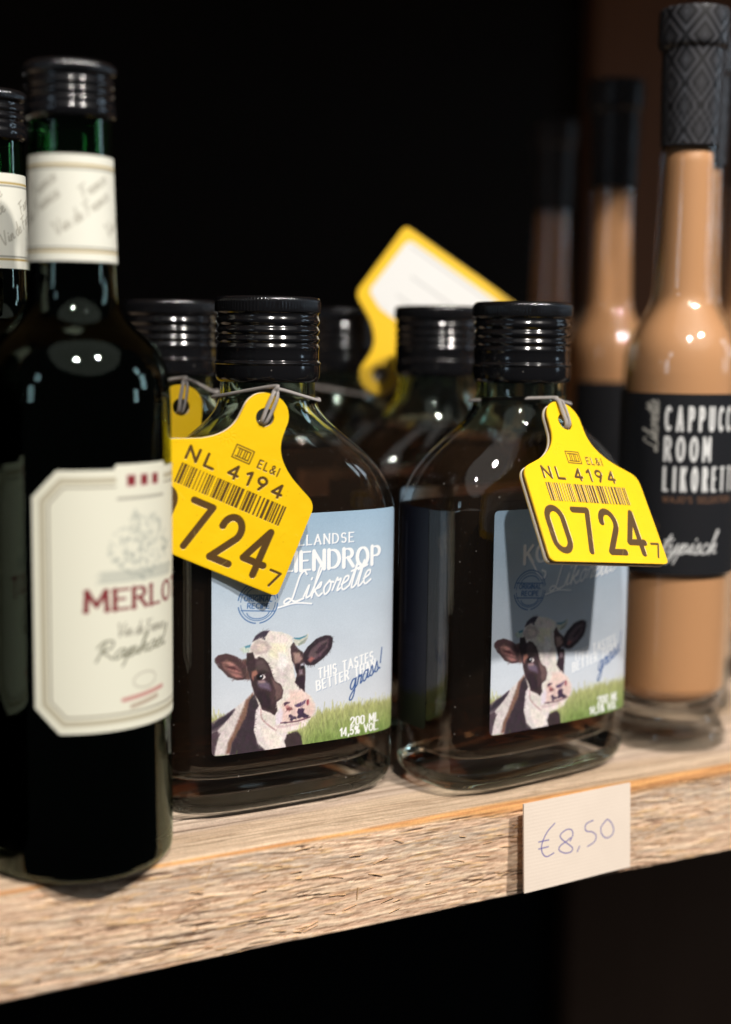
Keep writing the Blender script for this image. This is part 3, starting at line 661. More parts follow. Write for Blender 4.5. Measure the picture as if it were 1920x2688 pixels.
    cv.strokes([[(cx + 3.6*math.cos(math.radians(a)), cy_ - 2.6 + 2.2*math.sin(math.radians(a))) for a in np.linspace(188, 350, 16)]], .3, B, .8)
    cv.strokes([[(cx + 3.6*math.cos(math.radians(a)), cy_ + 2.2 + 2.2*math.sin(math.radians(a))) for a in np.linspace(10, 170, 16)]], .3, B, .8)
    cv.text('ORIGINAL', cx, cy_ + .35, 1.4, (.32, .24), B, fit=8.8, gap=.34, align=.5, ang=-5)
    cv.text('RECIPE', cx, cy_ - 1.75, 1.4, (.32, .24), B, fit=6.8, gap=.34, align=.5, ang=-5)
    cv.C += (rng.rand(cv.ny, cv.nx, 1) - .5)*.035
    return cv
M_PAPER = print_mat('printed_label', 0.5, 0.32, bump=(2600.0, 0.25, 0.0001))
M_MATT = print_mat('uncoated_paper', 0.75, 0.2, bump=(1500.0, 0.3, 0.0001))
M_TAGF = print_mat('engraved_tag_plastic', 0.4, 0.45, bump=(85.0, 0.5, 0.0006))

cv = paint_cow_label()
def fm(x, y, h): return np.stack([x, flask_front(x) - .10, y], 1)*.001
ME_LABEL = sheet(cv, round_poly([(-27, 20), (36, 20), (36, 89.2), (-27, 89.2)], 1.6), fm, 'front_label', M_PAPER)

# wrap-round rear label of the flask
tt = np.linspace(0, 2*np.pi, 1441)
SEx = A_*np.sign(np.cos(tt))*np.abs(np.cos(tt))**(2/N_); SEy = B_*np.sign(np.sin(tt))*np.abs(np.sin(tt))**(2/N_)
SEs = np.concatenate([[0], np.cumsum(np.hypot(np.diff(SEx), np.diff(SEy)))])
i0 = np.argmin(np.abs(SEy - 6) + 100*(SEx < 0)); i1 = np.argmin(np.abs(SEy + 3.0) + 100*(SEx > 0))
s0, s1 = SEs[i0], SEs[i1]
def paint_back():
    cv = Canvas(s0, s1, 20, 89, 3.2, (120, 140, 178))
    t = np.clip((cv.Y - 34)/50, 0, 1)[..., None]
    cv.C[:] = np.array((22, 24, 36))/255*(1 - t) + np.array((14, 16, 28))/255*t  # sky and grass print, with the shade of this side put into its colours
    g = sstep(-.5, .5, 31 + (fbm(cv.X*1.5, cv.Y*.3, 4) - .5)*3 - cv.Y)[..., None]
    cv.C = cv.C*(1 - g) + np.array((22, 27, 18))/255*g
    r = random.Random(3); x = s1 - 14.0
    for k in range(2):
        y = 52.0
        while y < 84:
            L = r.uniform(.8, 3.2); cv.strokes([[(x, y), (x, min(85, y + L))]], 1.3 - .3*k, (48, 52, 66), .8); y += L + r.uniform(.5, .9)
        x += 2.8
    y = 30.0
    while y < 49:
        w = r.choice((.3, .5, .8)); cv.poly([(s1 - 15.5, y), (s1 - 6.5, y), (s1 - 6.5, y + w), (s1 - 15.5, y + w)], (30, 32, 44)); y += w + r.choice((.35, .5, .8))
    return cv
cvb = paint_back()
def fmb(x, y, h):
    px = np.interp(x, SEs, SEx); py = np.interp(x, SEs, SEy); l = np.hypot(px/A_**2, py/B_**2)
    k = 1 + .12/np.hypot(px, py)
    return np.stack([px*k, py*k, y], 1)*.001
ME_BACK = sheet(cvb, round_poly([(s0, 20), (s1, 20), (s1, 89), (s0, 89)], 1.6), fmb, 'back_label', M_PAPER)

# ------------------------------------------------------------------ ear tags
half = [(0, 7.0), (2.8, 6.5), (5.2, 4.9), (6.7, 2.2), (7.0, -1.0), (7.3, -4.2), (8.4, -7.2), (10.6, -10.0), (14.0, -12.6), (18.0, -14.6), (22.2, -16.4)]
rc = round_poly([(18, -14.6), (24.4, -17.4), (25, -47), (0, -47)], [.1, 3.0, 2.2, .1], 7)[7:21]
H1 = crom(half, 5)[:-1]; right_side = np.vstack([H1, rc])
TAG_OUT = np.vstack([right_side, (right_side*np.array([-1, 1]))[::-1][:-1]])[::-1]
hole = np.array([(2.75*math.cos(a), 2.75*math.sin(a) - .1) for a in np.linspace(0, 2*np.pi, 36, endpoint=False)])
def paint_tag():
    cv = Canvas(-25.3, 25.3, -47.3, 7.3, 6.6, (245, 200, 12))
    cv.C += (fbm(cv.X*.12, cv.Y*.12, 2)[..., None] - .5)*.03
    BR = (88, 64, 32); D = .16
    def big(ch, x0, x1, y0, y1, w):
        wd = G[ch][0]; sx = (x1 - x0 - w)/wd; sy = (y1 - y0 - w)
        cv.strokes([[(x0 + w/2 + p[0]*sx, y0 + w/2 + p[1]*sy) for p in l] for l in G[ch][1]], w, BR, depth=D)
    big('0', -21.8, -13.6, -44.6, -29.0, 2.1); big('7', -10.4, -2.4, -44.6, -29.2, 2.0)
    big('2', .3, 8.2, -44.6, -29.2, 2.1); big('4', 9.7, 18.3, -44.8, -29.2, 2.1); big('7', 19.6, 23.6, -45.2, -40.0, .75)
    x = -17.0
    for ch, wd in (('N', 3.9), ('L', 3.5)): big(ch, x, x + wd, -20.4, -16.0, .82); x += wd + 1.9
    x = -3.8
    for ch, wd in (('4', 3.7), ('1', 2.0), ('9', 3.3), ('4', 3.7)): big(ch, x, x + wd, -20.5, -16.0, .82); x += wd + 1.75
    r = random.Random(12); x = -17.0
    while x < 16.4:
        w = r.choice((.25, .28, .5, .5, .85)); cv.poly([(x, -27.6), (x + w, -27.6), (x + w, -21.6), (x, -21.6)], BR, .05, depth=D*.8)
        x += w + r.choice((.28, .3, .35, .6, .8))
    cv.strokes([[(-4.4, -14.4), (1.2, -14.4), (1.2, -10.5), (-4.4, -10.5), (-4.4, -14.4)], [(-3.7, -13.7), (.5, -13.7)], [(-3.7, -11.2), (.5, -11.2)]] +
               [[(q, -13.7), (q, -11.2)] for q in (-3.0, -2.3, -1.3, -.6, .4)][:5], .34, BR)
    q = 3.6
    for ch, wd in (('E', 1.5), ('L', 1.4), ('&', 1.9), ('I', .5)): 
        if ch == 'I': cv.strokes([[(q + .2, -14.4), (q + .2, -12)]], .4, BR)
        else: big(ch, q, q + wd, -14.55, -11.85, .4)
        q += wd + .55
    q_ = random.Random(21)
    for k in range(26):                                   # scuffs and specks of dirt
        x, y, a_ = q_.uniform(-24, 24), q_.uniform(-46, -8), q_.uniform(0, 3.1); L = q_.uniform(.4, 4)
        cv.strokes([[(x, y), (x + L*math.cos(a_), y + L*math.sin(a_))]], .16, q_.choice(((255, 232, 120), (214, 168, 10))), .35)
    for k in range(40): x, y = q_.uniform(-24, 24), q_.uniform(-46, -8); cv.strokes([[(x, y), (x + .05, y)]], q_.uniform(.15, .35), (190, 146, 20), .5)
    # faint embossed sun
    for k in range(12):
        a = k*math.pi/6; cv.strokes([[(-8.3 + 1.7*math.cos(a), -9.3 + 1.7*math.sin(a)), (-8.3 + 2.6*math.cos(a), -9.3 + 2.6*math.sin(a))]], .35, (243, 197, 4), depth=.05)
    cv.strokes([[(-8.3 + 1.0*math.cos(a), -9.3 + 1.0*math.sin(a)) for a in np.linspace(0, 6.283, 20)]], .35, (243, 197, 4), depth=.05)
    return cv
cvt = paint_tag()
TH = 2.5  # total thickness, mm
def fmt(x, y, h):
    e = np.minimum(1.0, np.minimum(25 - np.abs(x), 47 + y)/.5); e = np.where(e < 1, np.clip(e, 0, 1), 1)
    return np.stack([x, y, TH/2 + h - .10*(1 - e)**2], 1)*.001
ME_TAGF = sheet(cvt, TAG_OUT, fmt, 'front_face', M_TAGF, holes=(hole,))
def slab(name, z0, z1, mat, inset=0.0, bev=.12):
    """closed slab of the tag outline with its hole"""
    bm = bmesh.new(); zs = [(z0, inset + bev), (z0 + bev, inset), (z1 - bev, inset), (z1, inset + bev)]
    def ring(P, sign):
        P = np.asarray(P); d = np.roll(P, -1, 0) - np.roll(P, 1, 0); nrm = np.stack([d[:, 1], -d[:, 0]], 1); nrm /= np.linalg.norm(nrm, axis=1)[:, None] + 1e-9
        if sign*np.sum((P - P.mean(0))*nrm) > 0: nrm = -nrm
        return [[bm.verts.new(((p[0] + n[0]*i)*.001, (p[1] + n[1]*i)*.001, z*.001)) for p, n in zip(P, nrm)] for z, i in zs]
    O = ring(TAG_OUT, 1); Hh = ring(hole, -1)
    for R in (O, Hh):
        for a, b in zip(R[:-1], R[1:]):
            for i in range(len(a)): bm.faces.new((a[i], a[(i+1) % len(a)], b[(i+1) % len(a)], b[i]))
    for k in (0, -1):
        eds = [bm.edges.get((R[k][i], R[k][(i+1) % len(R[k])])) for R in (O, Hh) for i in range(len(R[k]))]
        bmesh.ops.triangle_fill(bm, use_beauty=True, edges=eds)
    bmesh.ops.recalc_face_normals(bm, faces=bm.faces)
    me = bpy.data.meshes.new(name); bm.to_mesh(me); bm.free(); me.materials.append(mat)
    return me
M_YEL = principled('yellow_tag_plastic', rgb(243, 196, 10), 0.42, 0.45)
M_CREAM = principled('cream_tag_layer', rgb(232, 220, 200), 0.5, 0.4)
M_CORE = principled('brown_tag_core', rgb(112, 74, 46), 0.6, 0.3)
M_CORD = principled('grey_suede_cord', rgb(160, 154, 150), 0.9, 0.1, bump=(4000.0, 0.8, 0.0003))
ME_FP = slab('front_plate', .55, 1.04, M_YEL); ME_CO = slab('core', -.35, .55, M_CORE, .22, .02); ME_BP = slab('back_plate', -1.15, -.35, M_CREAM)
ME_BY = slab('back_sheet', -1.4, -1.16, M_YEL, .1, .05)
def paint_sticker():
    cv = Canvas(-21.5, 21.5, -44, -17.6, 4, (232, 232, 230))
    for y in (-42.0, -33.5, -25.5): cv.strokes([[(-19, y), (12 if y > -40 else 19, y)]], .38, (176, 176, 176))
    return cv
ME_ST = sheet(paint_sticker(), round_poly([(-21, -43.6), (21, -43.6), (21, -21), (14, -18.2), (-14, -18.2), (-21, -21)], [2.5, 2.5, 2, 2, 2, 2]),
              lambda x, y, h: np.stack([-x, y, np.full_like(x, -1.47)], 1)*.001, 'sticker', M_PAPER)
RV = np.array([.8801, -.4746]); DC = np.array([-.4746, -.8801])
def ear_tag(pos, R, label, neck, nz, scale=1.0, knot=(0, 9.2, -.4), spread=70):
    e = link('ear_tag', None); R = np.array(R).reshape(3, 3); pos = np.array(pos)
    e.matrix_world = Matrix([[*(R[i]*scale), pos[i]] for i in range(3)] + [[0, 0, 0, 1]])
    e['label'] = label; e['category'] = 'ear tag'; e['group'] = 'yellow ear tags on the flasks'
    for nm, me in (('front_plate', ME_FP), ('core', ME_CO), ('back_plate', ME_BP), ('back_sheet', ME_BY)): link(nm, me, e)
    link('engraved_face', ME_TAGF, e); link('sticker', ME_ST, e)
    loc = lambda p: (R.T@(np.asarray(p) - pos))/scale
    n2 = np.array(neck); rr = .0156
    ringp = [np.array([*(n2 + rr*(math.cos(math.radians(a))*DC + math.sin(math.radians(a))*RV)), nz + .0012*math.sin(math.radians(a*.5 + 20))]) for a in np.linspace(-spread, -360 + spread, 15)]
    K = np.array(knot)*.001
    L = [(-.4, -2.0, -1.9), (-.5, -2.2, .2), (-.7, -1.2, 2.2), (-.9, 2.5, 2.4), (-.8, 6.3, 2.2), (-.6, 8.0, 1.0)]
    strandA = [np.array(p)*.001 for p in L]
    strandB = [p*np.array([-1, 1, 1]) for p in strandA][::-1]
    pts = strandA + [K + np.array([-.0010, 0, 0])] + [loc(p) for p in ringp] + [K + np.array([.0010, 0, 0])] + strandB
    V, F = tube(crom(pts, 6), .00042, .00066, 8)
    link('cord', mesh_np('cord', V, F, M_CORD), e)
    return e

# ------------------------------------------------------------------ liqueur flask
OUT = [(0.0, 31, 13.2, 3.2), (.5, 33.2, 15.2, 3.4), (1.8, 35.8, 17.6, 3.7), (4, 37.8, 19.4, 3.9), (7, 38.8, 20.3, 4), (11, 39, 20.5, 4), (30, 39, 20.5, 4), (60, 39, 20.5, 4), (86, 39, 20.5, 4),
       (90, 38.7, 20.4, 3.95), (94.5, 37.6, 20.0, 3.7), (99, 35.6, 19.3, 3.4), (103.5, 32.2, 18.4, 3.05), (107.5, 28.0, 17.5, 2.7), (111, 23.8, 16.6, 2.4), (114.5, 19.6, 15.6, 2.18), (118, 16.4, 14.8, 2.05), (121.5, 14.8, 14.35, 2.0), (126, 14.2, 14.2, 2.0), (149, 14.2, 14.2, 2.0)]
INN = [(149, 11.9, 11.9, 2.0), (126, 11.9, 11.9, 2.0), (121.5, 12.4, 12.0, 2.0), (118, 14.0, 12.5, 2.05), (114.5, 17.2, 13.2, 2.18), (111, 21.4, 14.2, 2.4), (107.5, 25.6, 15.1, 2.7), (103.5, 29.8, 16.0, 3.05), (99, 33.2, 16.9, 3.4), (94.5, 35.2, 17.6, 3.7), (90, 36.3, 18.0, 3.95), (86, 36.6, 18.1, 4),
       (60, 36.6, 18.1, 4), (30, 36.6, 18.1, 4), (17, 36.5, 18.0, 4), (13.5, 35.8, 17.2, 3.8), (11.2, 34, 15.4, 3.5), (9.8, 30, 11.5, 3.2), (9.2, 22, 7, 3.0), (9.6, 10, 3.2, 2.6), (10, .01, .01, 2)]
def loft(rows, seg=144):
    rows = np.asarray(rows); t = np.linspace(0, 2*np.pi, seg, endpoint=False)
    C, S = np.cos(t), np.sin(t); V = []
    for z, a, b, n in rows:
        # even-ish spacing: radial form of the superellipse
        k = (np.abs(C/1)**n + np.abs(S/1)**n)**(-1/n)
        V.append(np.stack([a*C*k, b*S*k, np.full(seg, z)], 1))
    return np.vstack(V)*.001, grid_faces(len(rows), seg, True)
base_c = [(1.6, .01, .01, 2), (1.5, 12, 5, 2.6), (1.1, 22, 8.5, 3), (.25, 28.5, 11.5, 3.1)]
rows_o = crom(base_c + OUT, 4); rows_i = crom(INN, 4)
Vg, Fg = loft(np.vstack([rows_o, rows_i]))
M_FLASK = thin_glass('clear_flask_glass', zlo=.0088, zhi=.1085, ripple=.05, film=.004)
ME_FGLASS = mesh_np('glass', Vg, Fg, M_FLASK)
LQ = 107.6
lq = [r for r in rows_i if r[0] <= LQ]
zt = np.interp
lq_rows = [(LQ, .01, .01, 2)] + [(LQ, 25.3, 14.9, 2.7)] + [(r[0] + .02, max(.005, r[1] - .12), max(.005, r[2] - .12), r[3]) for r in lq]
lq_rows = np.array(lq_rows); lq_rows[2:, 0] = np.minimum(lq_rows[2:, 0], LQ - .05)
Vl, Fl = loft(lq_rows, 96)
M_LIQ = absorb('dark_liquorice_liqueur', (0.60, 0.30, 0.06, 1), 120.0)
ME_LIQ = mesh_np('liqueur', Vl, Fl[:, ::-1], M_LIQ)
# screw cap
capp = [(0, 152.0), (12, 152.0), (14.6, 151.9), (15.3, 151.5), (15.75, 150.7), (15.8, 150), (15.8, 147.9), (15.6, 147.4), (15.15, 146.9), (15.1, 146.2), (15.35, 145.5), (15.5, 145), (15.45, 144.3), (15.0, 143.6), (14.95, 143.2),
        (15.4, 142.4), (15.5, 141.8), (15.2, 141.1), (14.95, 140.7), (15.3, 139.9), (15.5, 139.3), (15.2, 138.6), (15.0, 138.3), (15.35, 137.5), (15.5, 136.9), (15.35, 136.2), (15.3, 135), (15.35, 134), (15.3, 133.3), (15.5, 133.0), (15.85, 132.6), (15.85, 132.2), (15.6, 131.9), (15.65, 131), (15.6, 128.6), (15.3, 127.6), (14.9, 127.1), (14.4, 127.1), (14.35, 130)]
capr = crom(capp, 3)
def knurl(A, R, Z):
    w = sstep(147.2, 147.8, Z)*(1 - sstep(150.6, 151.6, Z)); return R - w*.28*(0.5 + .5*np.cos(A*96))
Vc, Fc = lathe(capr, 384, knurl)
M_CAP = principled('black_lacquered_aluminium', (0.006, 0.006, 0.007, 1), 0.13, 0.6, 0.0, bump=(700.0, 0.1, 0.0002))
def dusty(m, scale=500.0, keep=.3, size=.12, amt=.35):
    nt = m.node_tree; out = [n for n in nt.nodes if n.type == 'OUTPUT_MATERIAL'][0]; src = out.inputs[0].links[0].from_socket
    df = node(nt, 'ShaderNodeBsdfDiffuse', {'Color': (.3, .28, .26, 1)})
    mx = node(nt, 'ShaderNodeMixShader', {0: math_n(nt, 'MULTIPLY', dust_mask(nt, scale, size, keep), amt), 1: src, 2: df.outputs[0]})
    nt.links.new(mx.outputs[0], out.inputs[0])
dusty(M_CAP)
ME_CAP = mesh_np('screw_cap', Vc*.001, Fc[:, ::-1], M_CAP)

def bottle_root(name, x, y, rot, label, group):
    e = link(name, None); e.location = (x, y, 0); e.rotation_euler = (0, 0, math.radians(rot))
    e['label'] = label; e['category'] = 'bottle'; e['group'] = group
    return e
FG = 'dark liqueur flasks with black screw caps'
F1, F2 = (.1775, .0435), (.2594, .0292)
flasks = [(F1[0], F1[1], 2, 'dark liqueur flask with sunlit cow label, right beside the merlot bottle'),
          (F2[0], F2[1], 8, 'dark liqueur flask standing above the price card, its cow label half in shadow'),
          (.1706, .1062, 4, 'liqueur flask in the second row, mostly hidden behind the merlot bottle'),
          (.2665, .1670, -3, 'farthest dark liqueur flask, only cap and neck seen left of the upturned tag'),
          (.2690, .0965, 3, 'liqueur flask in the second row, its cap directly left of the front right cap')]
for x, y, rot, lab in flasks:
    e = bottle_root('liqueur_flask', x, y, rot, lab, FG)
    for nm, me in (('glass', ME_FGLASS), ('liqueur', ME_LIQ), ('screw_cap', ME_CAP), ('front_label', ME_LABEL), ('back_label', ME_BACK)):
        c = link(nm, me, e)
        if nm == 'screw_cap': c.rotation_euler = (0, 0, random.Random(int(x*1e4)).uniform(0, 6))

# tags on their cords
T_R = [0.98327, 0.00538, 0.18209, 0.15040, 0.54004, -0.82809, -0.10279, 0.84162, 0.53020]
ear_tag((.2582, .0049, .1151), T_R, 'yellow ear tag hanging over the flask above the price card', F2, .1215)
T_L = [0.89815, 0.39993, -0.18274, -0.16825, -0.07138, -0.98316, -0.40623, 0.91376, 0.00318]
ear_tag((.1656, .0195, .1177), T_L, 'yellow ear tag tilted beside the merlot label, its first digit hidden', F1, .1228, scale=.969)
Rb = np.array([-0.58130, -0.59015, -0.56019, 0.59283, 0.16441, -0.78837, 0.55736, -0.79037, 0.25429]).reshape(3, 3)@np.diag([-1, 1, -1])
pb = np.array([.2309, .0702, .1280]); kz = .545/.475
ear_tag(CAM + (pb - CAM)*kz, Rb, 'yellow ear tag turned upside down showing its white sticker above the caps', (.2665, .1670), .1215, scale=1.12)
def rotm(ax, a):
    return np.array(Matrix.Rotation(a, 3, ax))
Rl = np.stack([rt, up, -fw], 1)@rotm('Y', .35)@rotm('Z', -.16)
d = fw + rt*(474 - 960)/3733 - up*(1068 - 1344)/3733
ear_tag(CAM + d*.452, Rl, 'yellow ear tag glimpsed between the merlot bottle and the cow label flask', (.1706, .1062), .1228)

# ------------------------------------------------------------------ wine bottles
WO = [(0, 4.0), (8, 3.4), (15, 1.2), (19, .1), (21, 0), (23.0, .6), (24.4, 2.2), (25.0, 5), (25.0, 20), (25.0, 60), (25.0, 100), (25.0, 114), (24.95, 121), (24.6, 126), (23.8, 130.3), (22.2, 134.3), (20.4, 136.8), (18.2, 138.9), (15.6, 141.1), (13.4, 143.6), (12.0, 146.8), (11.4, 150.8), (11.2, 156), (10.9, 170), (10.5, 184), (10.3, 196), (10.3, 203.5)]
WI = [(8.2, 203.5), (8.2, 196), (8.4, 184), (8.8, 170), (9.0, 156), (9.2, 150.8), (9.8, 146.8), (11.1, 143.4), (13.3, 140.7), (15.9, 138.3), (18.2, 136), (20.0, 133.4), (21.5, 129.6), (22.2, 125.6), (22.4, 121), (22.4, 112), (22.4, 60), (22.4, 20), (22.3, 13), (21.6, 9), (19, 6.6), (14, 6.8), (8, 8.4), (0, 9.0)]
wo, wi = smooth_prof(WO, 4), smooth_prof(WI, 4)
V, F = lathe(np.vstack([wo, wi])*.001, 128)
ME_WG = mesh_np('glass', V, F, green_glass('green_wine_glass'))
wl = [(0, 164)] + [(8.99, 164)] + [(max(r + .12, 0), z - .1) for r, z in wi if z < 163]
V, F = lathe(np.array(wl)*.001, 96)
ME_WINE = mesh_np('wine', V, F[:, ::-1], principled('red_wine', (.003, .0010, .0012, 1), 0.5, 0.0))
wc = [(0, 204.6), (9.5, 204.6), (11.0, 204.3), (11.7, 203.4), (11.8, 202.4), (11.5, 201.6), (11.0, 201.2), (11.0, 200.2), (11.35, 199.5), (11.35, 198.8), (10.95, 198.2), (11.35, 197.4), (11.35, 196.6), (11.0, 196.0), (11.35, 195.2), (11.3, 194.0), (11.6, 193.2), (11.65, 192.4), (11.4, 191.2), (10.9, 190.8), (10.5, 190.8), (10.45, 194)]
def knurl2(A, R, Z):
    w = sstep(201.9, 202.4, Z)*(1 - sstep(203.4, 204.2, Z)); return R - w*.22*(.5 + .5*np.cos(A*72))
V, F = lathe(crom(wc, 3), 288, knurl2)
ME_WCAP = mesh_np('screw_cap', V*.001, F[:, ::-1], M_CAP)
CREAM = (226, 224, 206); DK = (96, 88, 78)
def paint_wine():
    cv = Canvas(-33.5, 33.5, 41, 109, 4, CREAM)
    def frame(i):
        return np.array([(-29.5 + i, 48.2 + i*.4), (-23.2 + i*.4, 41.6 + i), (23.2 - i*.4, 41.6 + i), (29.5 - i, 48.2 + i*.4), (29.5 - i, 101 - i*.4), (23.2 - i*.4, 107.6 - i), (-23.2 + i*.4, 107.6 - i), (-29.5 + i, 101 - i*.4)])
    for i, w, c in ((2.6, 1.3, (184, 176, 152)), (4.2, .35, (120, 110, 92))):
        P = frame(i); cv.strokes([np.vstack([P, P[:1]])], w, c)
    cv.poly([(-8.5, 103), (8.5, 103), (8.5, 110), (-8.5, 110)], CREAM)
    RD = (128, 34, 44)
    for k in (-4.2, 0, 4.2): cv.poly([(k - 1.2, 103.4), (k + 1.2, 103.4), (k + 1.2, 106), (k - 1.2, 106)], RD, .3)
    cv.strokes([[(-8, 100.3), (8, 100.3)]], .8, (150, 146, 134), .7)
    r = random.Random(5)                                   # engraving of a chateau among trees
    for k in range(150):
        a = r.uniform(0, 6.28); q = math.sqrt(r.random()); x = q*math.cos(a)*11; y = 88 + q*math.sin(a)*9.5*(1 - abs(x)/26)
        cv.strokes([[(x, y), (x + r.uniform(-1.2, 1.2), y + r.uniform(-.7, 1.2))]], r.uniform(.4, .9), (148, 154, 146), .4)
    for k in range(9): cv.strokes([[(-13 + r.uniform(-1, 1), 79.4 + k*.35), (13 + r.uniform(-1, 1), 79.4 + k*.35)]], .25, (140, 146, 140), .5)
    cv.text('MERLOT', 1.0, 72.6, 4.9, (1.25, .6), (122, 36, 44), fit=35, gap=.42, align=.5, serif=.12)
    cv.text('Vin de France', -8.5, 65.6, 3.3, .32, (134, 130, 116), fit=17, shear=.1, script=True)
    cv.text('Raphael', -15.0, 59.6, 4.8, .36, (78, 76, 56), fit=24, shear=.4, ang=4, script=True)
    cv.strokes([[(4*math.cos(a), 53.5 + 2*math.sin(a)) for a in np.linspace(0, 6.28, 24)]], .4, (170, 164, 148), .7)
    for y, w, c in ((49.6, 7, (176, 84, 84)), (47.6, 4.5, (150, 120, 100))): cv.strokes([[(-w, y - .4), (w, y + .8)]], 1.1, c, .6)
    return cv, frame(0)
cw, fr0 = paint_wine()
ol = np.vstack([fr0[:6], [(9, 107.6), (8.6, 108.8), (-8.6, 108.8), (-9, 107.6)], fr0[6:]])
def wrap(r, dz=0):
    return lambda x, y, h: np.stack([r*np.sin(x/r), -r*np.cos(x/r), y], 1)*.001
ME_WL = sheet(cw, ol, wrap(25.12), 'front_label', M_MATT)
def paint_neck():
    L = 2*math.pi*11.3; cv = Canvas(-L/2, L/2, 157, 183.4, 4, (228, 227, 214))
    for y in (180.6, 159.6):
        cv.strokes([[(-40, y), (40, y)]], .55, (176, 150, 86)); cv.strokes([[(-40, y + (-.8 if y > 170 else .8)), (40, y + (-.8 if y > 170 else .8))]], .2, (40, 40, 40))
    for k in range(5):
        cv.text('Vin de France', -37 + k*14.2, 163.2, 3.4, .34, (170, 166, 152), wsc=1.0, ang=33, shear=.1, script=True)
        cv.text('France', -44.5 + k*14.2, 172.2, 3.4, .34, (170, 166, 152), wsc=1.0, ang=33, shear=.1, script=True)
    for y, s in ((180.6, 1),): pass
    return cv
cn = paint_neck()
def fneck(x, y, h):
    r = np.interp(y, [156, 170, 184], [11.4, 10.9, 10.5]) + .13; a = x/11.3
    return np.stack([r*np.sin(a), -r*np.cos(a), y], 1)*.001
L_ = math.pi*11.3
ME_NL = sheet(cn, [(-L_ + .05, 157.1), (L_ - .05, 157.1), (L_ - .05, 183.3), (-L_ + .05, 183.3)], fneck, 'neck_label', M_MATT)
for x, y, rot, nrot, lab in ((.1100, .0170, 26, 8, 'green merlot wine bottle overhanging the shelf edge, cream label'),
                       (.1012, .0695, 15, -20, 'wine bottle cut off by the left picture edge behind the merlot'),
                       (.0500, .0160, 20, 0, 'wine bottle just outside the left edge, mirrored in the merlot glass')):
    e = bottle_root('wine_bottle', x, y, 0, lab, 'small red wine bottles')
    e.scale = (1.008,)*3
    for nm, me, r_ in (('glass', ME_WG, 0), ('wine', ME_WINE, 0), ('screw_cap', ME_WCAP, 40), ('front_label', ME_WL, rot), ('neck_label', ME_NL, nrot)):
        o_ = link(nm, me, e); o_.rotation_euler = (0, 0, math.radians(r_))
        o_.location.z = {'screw_cap': .0018, 'front_label': -.0016}.get(nm, 0.0)

# ------------------------------------------------------------------ cream liqueur bottles
CO = [(0, 3), (10, 2.2), (16, .4), (18.2, 0), (20.0, .7), (20.4, 2.4), (19.8, 5), (18.4, 8.5), (17.2, 12), (17.2, 14.2), (18.4, 16.8), (19.8, 20), (20.2, 25), (20.2, 60), (20.2, 100), (20.2, 126), (20.1, 131), (19.7, 135.5), (18.8, 139.4), (17.2, 143.2), (15.0, 146.9), (12.9, 150.4), (11.5, 153.6), (10.9, 157.5), (10.5, 168), (10.0, 185), (9.6, 206), (9.5, 240)]
co = smooth_prof(CO, 4)
ci = [(max(r - 1.5, .0), z) for r, z in co if z >= 20.5]
V, F = lathe(np.vstack([co, [(8.0, 240)], np.array(ci)[::-1], [(16.6, 17.6), (13.0, 15.6), (8, 14.6), (0, 14.2)]])*.001, 128)
M_CG = thin_glass('clear_bottle_glass', zlo=.0165, zhi=.3, part=.7, f0=.04, dust=False, solid=(.985, .99, .985, 1))
ME_CGL = mesh_np('glass', V, F, M_CG)
cl = [(0, 205.5), (7.6, 205.5)] + [(r - .1, z) for r, z in ci[::-1] if z < 205] + [(16.4, 17.9), (12.9, 15.9), (8, 14.9), (0, 14.5)]
V, F = lathe(np.array(cl)*.001, 96)
mcl = principled('cappuccino_cream_liqueur', rgb(214, 156, 112), 0.45, 0.3)
ME_CRM = mesh_np('cream_liqueur', V, F[:, ::-1], mcl)
sl = smooth_prof([(0, 250.2), (10, 250.2), (11.4, 249.8), (11.8, 248.6), (11.9, 244), (11.8, 239), (11.3, 237.6), (10.6, 236.8), (10.4, 235.5), (10.35, 230), (10.2, 220), (9.9, 208), (9.85, 205.4), (9.62, 205.4)], 8)
seg = 288; V, F = lathe(sl*.001, seg)
A = np.repeat(np.linspace(0, 2*np.pi, seg, endpoint=False)[None], len(sl), 0); Z = np.repeat(sl[:, 1:2], seg, 1)
uu = A*6/(2*math.pi); vv = Z/15.0
p1 = np.abs(((uu + vv) % 1.0) - .5); p2 = np.abs(((uu - vv) % 1.0) - .5)
dm = np.maximum(p1, p2); pat = sstep(.44, .41, dm)*sstep(.30, .33, dm) + sstep(.22, .19, dm)*.7 + sstep(.06, .04, dm)*.3
pat = np.clip(pat, 0, 1)
m, nt, out = new_mat('embossed_black_sleeve')
at = node(nt, 'ShaderNodeAttribute', attribute_name='print')
rg = maprange(nt, at.outputs['Fac'], 0, 1, .5, .26)
ccol = node(nt, 'ShaderNodeMix', {0: at.outputs['Fac'], 6: (.008, .008, .0095, 1), 7: (.07, .07, .078, 1)}, data_type='RGBA')
pb_ = node(nt, 'ShaderNodeBsdfPrincipled', {'Base Color': ccol.outputs[2], 'Roughness': rg, 'Specular IOR Level': .3})
nt.links.new(pb_.outputs[0], out.inputs[0])
ME_SLV = mesh_np('cap_sleeve', V, F[:, ::-1], m, np.repeat(pat.reshape(-1, 1), 3, 1))
